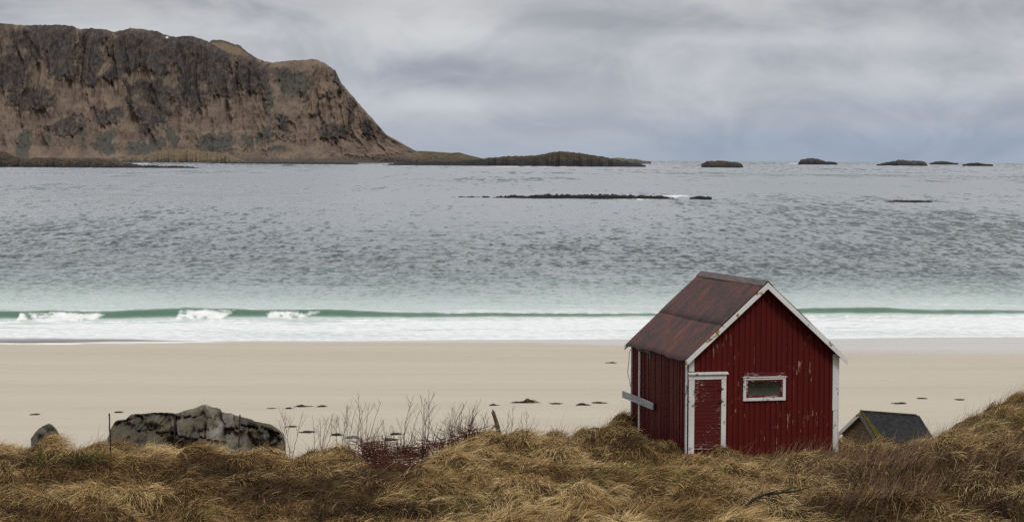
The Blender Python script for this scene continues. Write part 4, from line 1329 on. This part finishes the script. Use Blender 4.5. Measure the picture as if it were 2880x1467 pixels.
def grow(r, p, d, L, rad, depth, out):
    """a wand and its side shoots"""
    k = max(4, int(L / .12)); P = [p.copy()]; q = p.copy(); dd = d.copy()
    for i in range(k):
        dd = (dd + Vector((r.uniform(-.13, .13), r.uniform(-.13, .13), r.uniform(-.05, .12)))).normalized()
        q = q + dd * (L / k); P.append(q.copy())
        if depth > 0 and i > k * .2 and r.random() < .48:
            a = r.choice((-1, 1)) * r.uniform(.35, .8)
            sd_ = (dd + Vector((a, r.uniform(-.5, .5), .25))).normalized()
            grow(r, q, sd_, L * (1 - i / k) * r.uniform(.45, .85) + .06, rad * .62, depth - 1, out)
    out.append(([tuple(v) for v in P], [rad * (1 - .72 * i / k) for i in range(k + 1)]))


SAPS = [  # base (picture column, row), tips, label
    ((819, 1242), [(779, 1146), (806, 1172), (852, 1158)], 'bare sapling with a long left wand, beside the right tip of the rock outcrop'),
    ((886, 1238), [(880, 1170), (934, 1168)], 'small fan shaped sapling second from the rock outcrop'),
    ((912, 1240), [(898, 1178), (926, 1172), (940, 1162)], 'small dense sapling between the fan shaped one and the whale backed stone'),
    ((960, 1238), [(949, 1172), (977, 1148)], 'twiggy sapling at the left edge of the whale backed stone'),
    ((992, 1268), [(978, 1142), (1002, 1148), (1012, 1150)], 'sapling rising behind the whale backed stone, left neighbour of the tall forked one'),
    ((1024, 1272), [(1006, 1104), (1028, 1140), (1074, 1127), (1040, 1135)], 'tall forked sapling with wide crooked wands, at the left rim of the red brush'),
    ((1072, 1256), [(1080, 1182)], 'single thin wand standing above the middle of the red brush'),
    ((1100, 1268), [(1108, 1214), (1092, 1222)], 'very short sapling in the middle of the red brush'),
    ((1154, 1258), [(1180, 1158), (1164, 1116)], 'leaning sapling crossing the left of the tallest pair'),
    ((1187, 1258), [(1184, 1110), (1196, 1122)], 'tallest straight sapling above the red brush'),
    ((1194, 1252), [(1207, 1098), (1222, 1104)], 'tall sapling leaning right beside the tallest straight one'),
    ((1268, 1218), [(1260, 1158), (1298, 1142), (1316, 1126)], 'sapling with three spread wands left of the broken post'),
    ((1318, 1208), [(1342, 1128), (1356, 1126), (1330, 1140)], 'sapling with paired wands leaning right, nearest on the left of the broken post'),
    ((1362, 1200), [(1360, 1160), (1372, 1156)], 'short dark sapling touching the left of the broken post'),
    ((1428, 1192), [(1444, 1146), (1436, 1154)], 'short sapling rising from the mound right of the broken post'),
    ((1476, 1228), [(1470, 1158), (1484, 1156)], 'thin sapling alone between the broken post and the next mound'),
    ((500, 1442), [(505, 1288), (512, 1300)], 'dark single stem standing in the foreground grass under the rock outcrop'),
    ((520, 1440), [(541, 1378)], 'short leaning stem beside the dark foreground stem'),
]
for i, ((u, py), tips, lab) in enumerate(SAPS):
    r = random.Random(900 + i)
    x, Y, z = on_ground(u, min(py, 1460), G_TOP)
    Y = clampY(u, Y)
    x = float(X_of(u, Y)); z = float(G_NT(np.array([x]), np.array([Y]))[0])
    out = []
    for (tu, tp) in tips:
        tip = Vector((float(X_of(tu, Y)), Y + r.uniform(-.15, .25), float(Z_of(tu, tp, Y))))
        base = Vector((x + r.uniform(-.03, .03), Y, z - .1))
        v = tip - base; Lw = v.length; k = max(6, int(Lw / .10)); P = []
        bow = Vector((r.uniform(-.1, .1), 0, 0)) * Lw
        for j in range(k + 1):
            s_ = j / k
            P.append(base + v * s_ + bow * math.sin(s_ * math.pi) + Vector((r.uniform(-.014, .014), r.uniform(-.01, .01), 0)) * min(1, s_ * 3))
            if .18 < s_ < .95 and r.random() < (.42 if u > 600 else .12):
                dv = (v.normalized() + Vector((r.choice((-1, 1)) * r.uniform(.3, .75), r.uniform(-.4, .4), .1))).normalized()
                grow(r, P[-1], dv, Lw * (1 - s_) * r.uniform(.35, .75) + .05, .0048, 1, out)
        out.append(([tuple(p) for p in P], [.0095 * (1 - .66 * j / k) for j in range(k + 1)]))
    twig_obj('bare_sapling', out, (.030, .016, .013), lab, 'sapling', 'bare saplings along the bank')

# ------------------------------------------------------------------ the red-brown brush in the dip
def build_brush():
    r = random.Random(77); out = []
    for i in range(860):
        s_ = r.random()
        u = 1020 + 330 * s_ ** 1.5
        py = np.interp(u, [1020, 1090, 1150, 1230, 1350], [1270, 1300, 1280, 1262, 1222]) + r.uniform(-20, 52) * (1 - .6 * s_)
        x, Y, z = on_ground(u, py, G_NT)
        Y = min(Y - .15, 58.4 + 3.2 * s_ - .3); x = float(X_of(u, Y)); z = float(Z_of(u, py, Y)) + .02
        L = r.uniform(.25, .85)
        mode = r.random()
        if mode < .55: d = Vector((r.uniform(.6, 1.0), r.uniform(-.4, .4), r.uniform(.05, .45)))
        elif mode < .8: d = Vector((r.uniform(-.9, -.3), r.uniform(-.4, .4), r.uniform(.1, .7)))
        else: d = Vector((r.uniform(-.2, .35), r.uniform(-.2, .2), 1))
        d.normalize(); k = 6; q = Vector((x, Y, z + r.uniform(-.05, .12))); P = [q.copy()]
        for j in range(k):
            d = (d + Vector((r.uniform(-.10, .10), r.uniform(-.1, .1), -.05))).normalized(); q = q + d * L / k; P.append(q.copy())
        out.append(([tuple(p) for p in P], [.0072 * (1 - .5 * j / k) for j in range(k + 1)]))
    twig_obj('brushwood', out, (.070, .023, .015), 'tangle of red brown twigs filling the dip in the bank', 'brushwood', None, 'stuff', .5)


build_brush()

# fallen branch in the grass, right foreground
out = []; r = random.Random(31)
x, Y, z = on_ground(2110, 1428, G_TOP)
pts = [(2108, 1432, .05), (2128, 1412, .16), (2160, 1400, .20), (2205, 1396, .22), (2250, 1392, .2), (2290, 1382, .12)]
P = [(float(X_of(a, Y)), Y + .05 * i, float(Z_of(a, b_, Y)) + .03) for i, (a, b_, h) in enumerate(pts)]
out.append((P, [.032, .030, .027, .023, .018, .010]))
for i0, (dx, dz) in ((1, (.35, .02)), (2, (.5, .10)), (2, (.45, -.12)), (3, (.4, .12)), (1, (.3, -.10))):
    p0 = Vector(P[i0]); out.append(([tuple(p0), tuple(p0 + Vector((dx * .5, -.05, dz * .7 + .02))), tuple(p0 + Vector((dx, -.05, dz)))], [.016, .012, .006]))
twig_obj('fallen_branch', out, (.030, .024, .021), 'dark forked dead branch lying in the right foreground grass', 'branch', None, None, .1)


# ------------------------------------------------------------------ grass
HEATH = [(800, 1385, 270, 40), (620, 1330, 110, 26), (1080, 1440, 260, 26), (1020, 1345, 120, 22), (2560, 1330, 260, 60), (2790, 1330, 140, 50), (2820, 1430, 200, 36), (2400, 1440, 200, 40), (2300, 1250, 10, 10), (1770, 1240, 60, 26), (100, 1300, 160, 20), (60, 1440, 90, 22)]
GREEN = [(1760, 1318, 70, 10), (1660, 1345, 40, 10), (1265, 1436, 60, 8), (560, 1450, 60, 8), (200, 1290, 120, 10), (2780, 1190, 110, 14), (1770, 1185, 18, 10), (1240, 1400, 160, 8), (1900, 1345, 60, 10)]


def blade_mesh(name, base, azim, elev0, length, width, bend, colr, label, cat, seg=3, roll=None):
    n = len(base)
    V = np.zeros((n, (seg + 1) * 2, 3), np.float32)
    p = base.copy(); el = elev0.copy()
    hd = np.stack([np.cos(azim), np.sin(azim), np.zeros(n)], 1)
    sd_ = np.stack([-np.sin(azim), np.cos(azim), np.zeros(n)], 1)
    for s_ in range(seg + 1):
        d = hd * np.cos(el)[:, None]; d[:, 2] = np.sin(el)
        nrm = np.cross(sd_, d)
        w = sd_ * np.cos(roll)[:, None] + nrm * np.sin(roll)[:, None]
        ww = (width * (1 - .75 * (s_ / seg) ** 1.5))[:, None] * .5
        V[:, s_ * 2] = p - w * ww; V[:, s_ * 2 + 1] = p + w * ww
        p = p + d * (length / seg)[:, None]
        el = el - bend / seg
    k = (seg + 1) * 2
    b = (np.arange(n) * k)[:, None]
    q = np.concatenate([np.stack([b[:, 0] + 2 * s_, b[:, 0] + 2 * s_ + 1, b[:, 0] + 2 * s_ + 3, b[:, 0] + 2 * s_ + 2], 1) for s_ in range(seg)])
    C = np.repeat(colr, k, axis=0)
    o = mesh_np(name, V.reshape(-1, 3), q, M['blade'], attrs={'col': C})
    tag(o, label, cat, None, 'stuff')
    return o


def palette(px, py, n, rng, tone):
    """straw, gold, brown by tuft and by blade"""
    straw = np.array([.56, .41, .20]); gold = np.array([.29, .172, .060]); brown = np.array([.095, .052, .021]); dark = np.array([.034, .020, .011]); green = np.array([.10, .105, .022])
    c = gold + (straw - gold) * np.clip(tone * 1.6 - .5, 0, 1)[:, None]
    lowt = np.clip(.55 - tone, 0, .55)[:, None] / .55
    c = c * (1 - lowt) + brown * lowt
    h = np.clip(blobsum(px, py, HEATH) * .85 + (fbm(px * .012, py * .03, 601, 4) - .5) * .7, 0, 1)
    pick = (rng.random(n) < np.clip(h * 1.1, 0, .95))[:, None]
    c = np.where(pick, dark + (brown - dark) * rng.random(n)[:, None] ** 1.5, c)
    g = blobsum(px, py, GREEN) * .55 + .02
    c = np.where((rng.random(n) < g)[:, None], green * rng.uniform(.6, 1.3, n)[:, None], c)
    return (c * rng.uniform(.55, 1.35, n)[:, None]).astype(np.float32), h


def build_grass():
    rng = np.random.default_rng(5)
    # tufts drape outwards from each tussock, combed by the wind towards the right
    area = TR ** 2
    pdens = area / (TY / 55) ** 1.0
    N1 = 330000
    ti = rng.choice(NT, N1, p=pdens / pdens.sum())
    ttone = np.clip(.52 + rng.normal(0, .15, NT) + (fbm(TX * .55, TY * .35, 611, 3) - .5) * 1.8, 0, 1)
    twind = -.3 + (fbm(TX * .32, TY * .32, 613, 3) - .5) * 6 + rng.normal(0, .35, NT)
    ph = rng.uniform(0, 2 * math.pi, N1); rr = TR[ti] * .85 * np.sqrt(rng.random(N1))
    x = TX[ti] + rr * np.cos(ph); y = TY[ti] + rr * np.sin(ph)
    wdx = np.cos(twind[ti]) * .75; wdy = np.sin(twind[ti]) * .75 - .2
    k = (rr / TR[ti] * .85)
    ax = k * np.cos(ph) + wdx; ay = k * np.sin(ph) + wdy
    az = np.arctan2(ay, ax) + rng.normal(0, .22, N1)
    el = np.radians(np.clip(rng.normal(36, 17, N1) - 38 * rr / TR[ti], -4, 85))
    ln = rng.uniform(.20, .54, N1) * (1 - .55 * TURF[ti]) * (.75 + .5 * TR[ti])
    bend = rng.uniform(.5, 1.7, N1)
    tone = np.clip(ttone[ti] + rng.normal(0, .13, N1), 0, 1)
    # matted short growth in between
    N2 = 130000
    u2 = rng.uniform(-230, 3110, N2); y2 = 43.5 + 26 * rng.random(N2) ** .9; x2 = X_of(u2, y2)
    f = fbm(x2 * .5, y2 * .5, 621, 3)
    az2 = -.3 + (f - .5) * 7 + rng.normal(0, .6, N2)
    el2 = np.radians(rng.uniform(8, 60, N2)); ln2 = rng.uniform(.12, .34, N2); b2 = rng.uniform(.5, 1.7, N2)
    tone2 = np.clip(.45 + (fbm(x2 * .8, y2 * .8, 631, 3) - .5) * 1.2 + rng.normal(0, .15, N2), 0, 1)
    x = np.concatenate([x, x2]); y = np.concatenate([y, y2]); az = np.concatenate([az, az2]); el = np.concatenate([el, el2]); ln = np.concatenate([ln, ln2]); bend = np.concatenate([bend, b2]); tone = np.concatenate([tone, tone2])
    u = x / y * F + 1440
    ye = smooth_interp(u, ED_U, ED_Y)
    z = ground_z(x, y)
    lx, ly = hut_local(x, y)
    ok = (y < ye + 2.2) & (z > beach_z(u, y) + .04) & ~((lx > -.12) & (lx < HW_ + .1) & (ly > -.14) & (ly < HD_ + .1))
    # keep the rock and the dip clear
    px, py = pix(x, y, z)
    ok &= ~((((px - 1105) / 95) ** 2 + ((py - 1290) / 48) ** 2 < 1) & (rng.random(len(x)) < .9))
    x, y, z, az, el, ln, bend, tone, px, py = [a[ok] for a in (x, y, z, az, el, ln, bend, tone, px, py)]
    n = len(x)
    c, h = palette(px, py, n, rng, tone)
    wd = rng.uniform(.006, .0125, n)
    blade_mesh('grass', np.stack([x, y, z + .012], 1), az, el, ln, wd, bend, c, 'matted straw coloured dead grass in wind combed tussocks covering the bank', 'grass', 3, rng.uniform(-1.2, 1.2, n))

    # long single stems that stand out over the bank
    N3 = 900
    u3 = np.concatenate([rng.uniform(150, 330, 50), rng.uniform(60, 130, 14), rng.uniform(400, 1000, 110), rng.uniform(1250, 1720, 170), rng.uniform(1700, 1790, 40), rng.uniform(2380, 2880, 240), rng.uniform(-100, 2980, 436)])
    y3 = smooth_interp(u3, ED_U, ED_Y) - rng.uniform(0, 1.0, len(u3)) ** 2 * 4
    y3[-436:] = rng.uniform(45, 61, 436)
    x3 = X_of(u3, y3); z3 = ground_z(x3, y3)
    lx, ly = hut_local(x3, y3)
    ok = ~((lx > -.3) & (lx < HW_ + .2) & (ly > -.9) & (ly < HD_ + .2))
    x3, y3, z3, u3 = x3[ok], y3[ok], z3[ok], u3[ok]; n3 = len(x3)
    c3 = (np.array([.27, .18, .085]) * rng.uniform(.5, 1.3, n3)[:, None]).astype(np.float32)
    blade_mesh('tall_grass', np.stack([x3, y3, z3 - .05], 1), rng.normal(0, .5, n3), np.radians(rng.uniform(48, 82, n3)), rng.uniform(.4, .95, n3), rng.uniform(.006, .010, n3), rng.uniform(.1, .9, n3), c3,
               'long thin single grass stalks leaning in the wind above the bank', 'grass', 5, rng.uniform(-.6, .6, n3))

    # brown upright heath on the right
    N4 = 26000
    cu = rng.uniform(2050, 3080, 420); cy = rng.uniform(44.5, 61.5, 420)
    ci = rng.integers(0, 420, N4)
    u4 = cu[ci] + rng.normal(0, 26, N4); y4 = cy[ci] + rng.normal(0, .35, N4)
    x4 = X_of(u4, y4); z4 = ground_z(x4, y4); px, py = pix(x4, y4, z4)
    dens = np.clip(blobsum(px, py, [(2540, 1310, 300, 70), (2740, 1260, 110, 40), (2400, 1400, 200, 30)]) * .75 + .04, 0, 1)
    ok = rng.random(N4) < dens
    ok &= y4 < smooth_interp(u4, ED_U, ED_Y) - .5
    x4, y4, z4 = x4[ok], y4[ok], z4[ok]; n4 = len(x4)
    br = np.array([.15, .085, .048]); dk = np.array([.045, .026, .018])
    c4 = (dk + (br - dk) * rng.random(n4)[:, None] ** 1.2).astype(np.float32)
    pale = rng.random(n4) < .22
    c4[pale] = np.array([.27, .18, .09])
    blade_mesh('heath', np.stack([x4, y4, z4 - .03], 1), rng.normal(.1, .55, n4), np.radians(rng.normal(66, 11, n4)), rng.uniform(.28, .75, n4), rng.uniform(.006, .011, n4), rng.uniform(-.1, .9, n4), c4,
               'brown upright heath stems covering the rising ground at the right', 'heath', 4, rng.uniform(-.8, .8, n4))


build_grass()
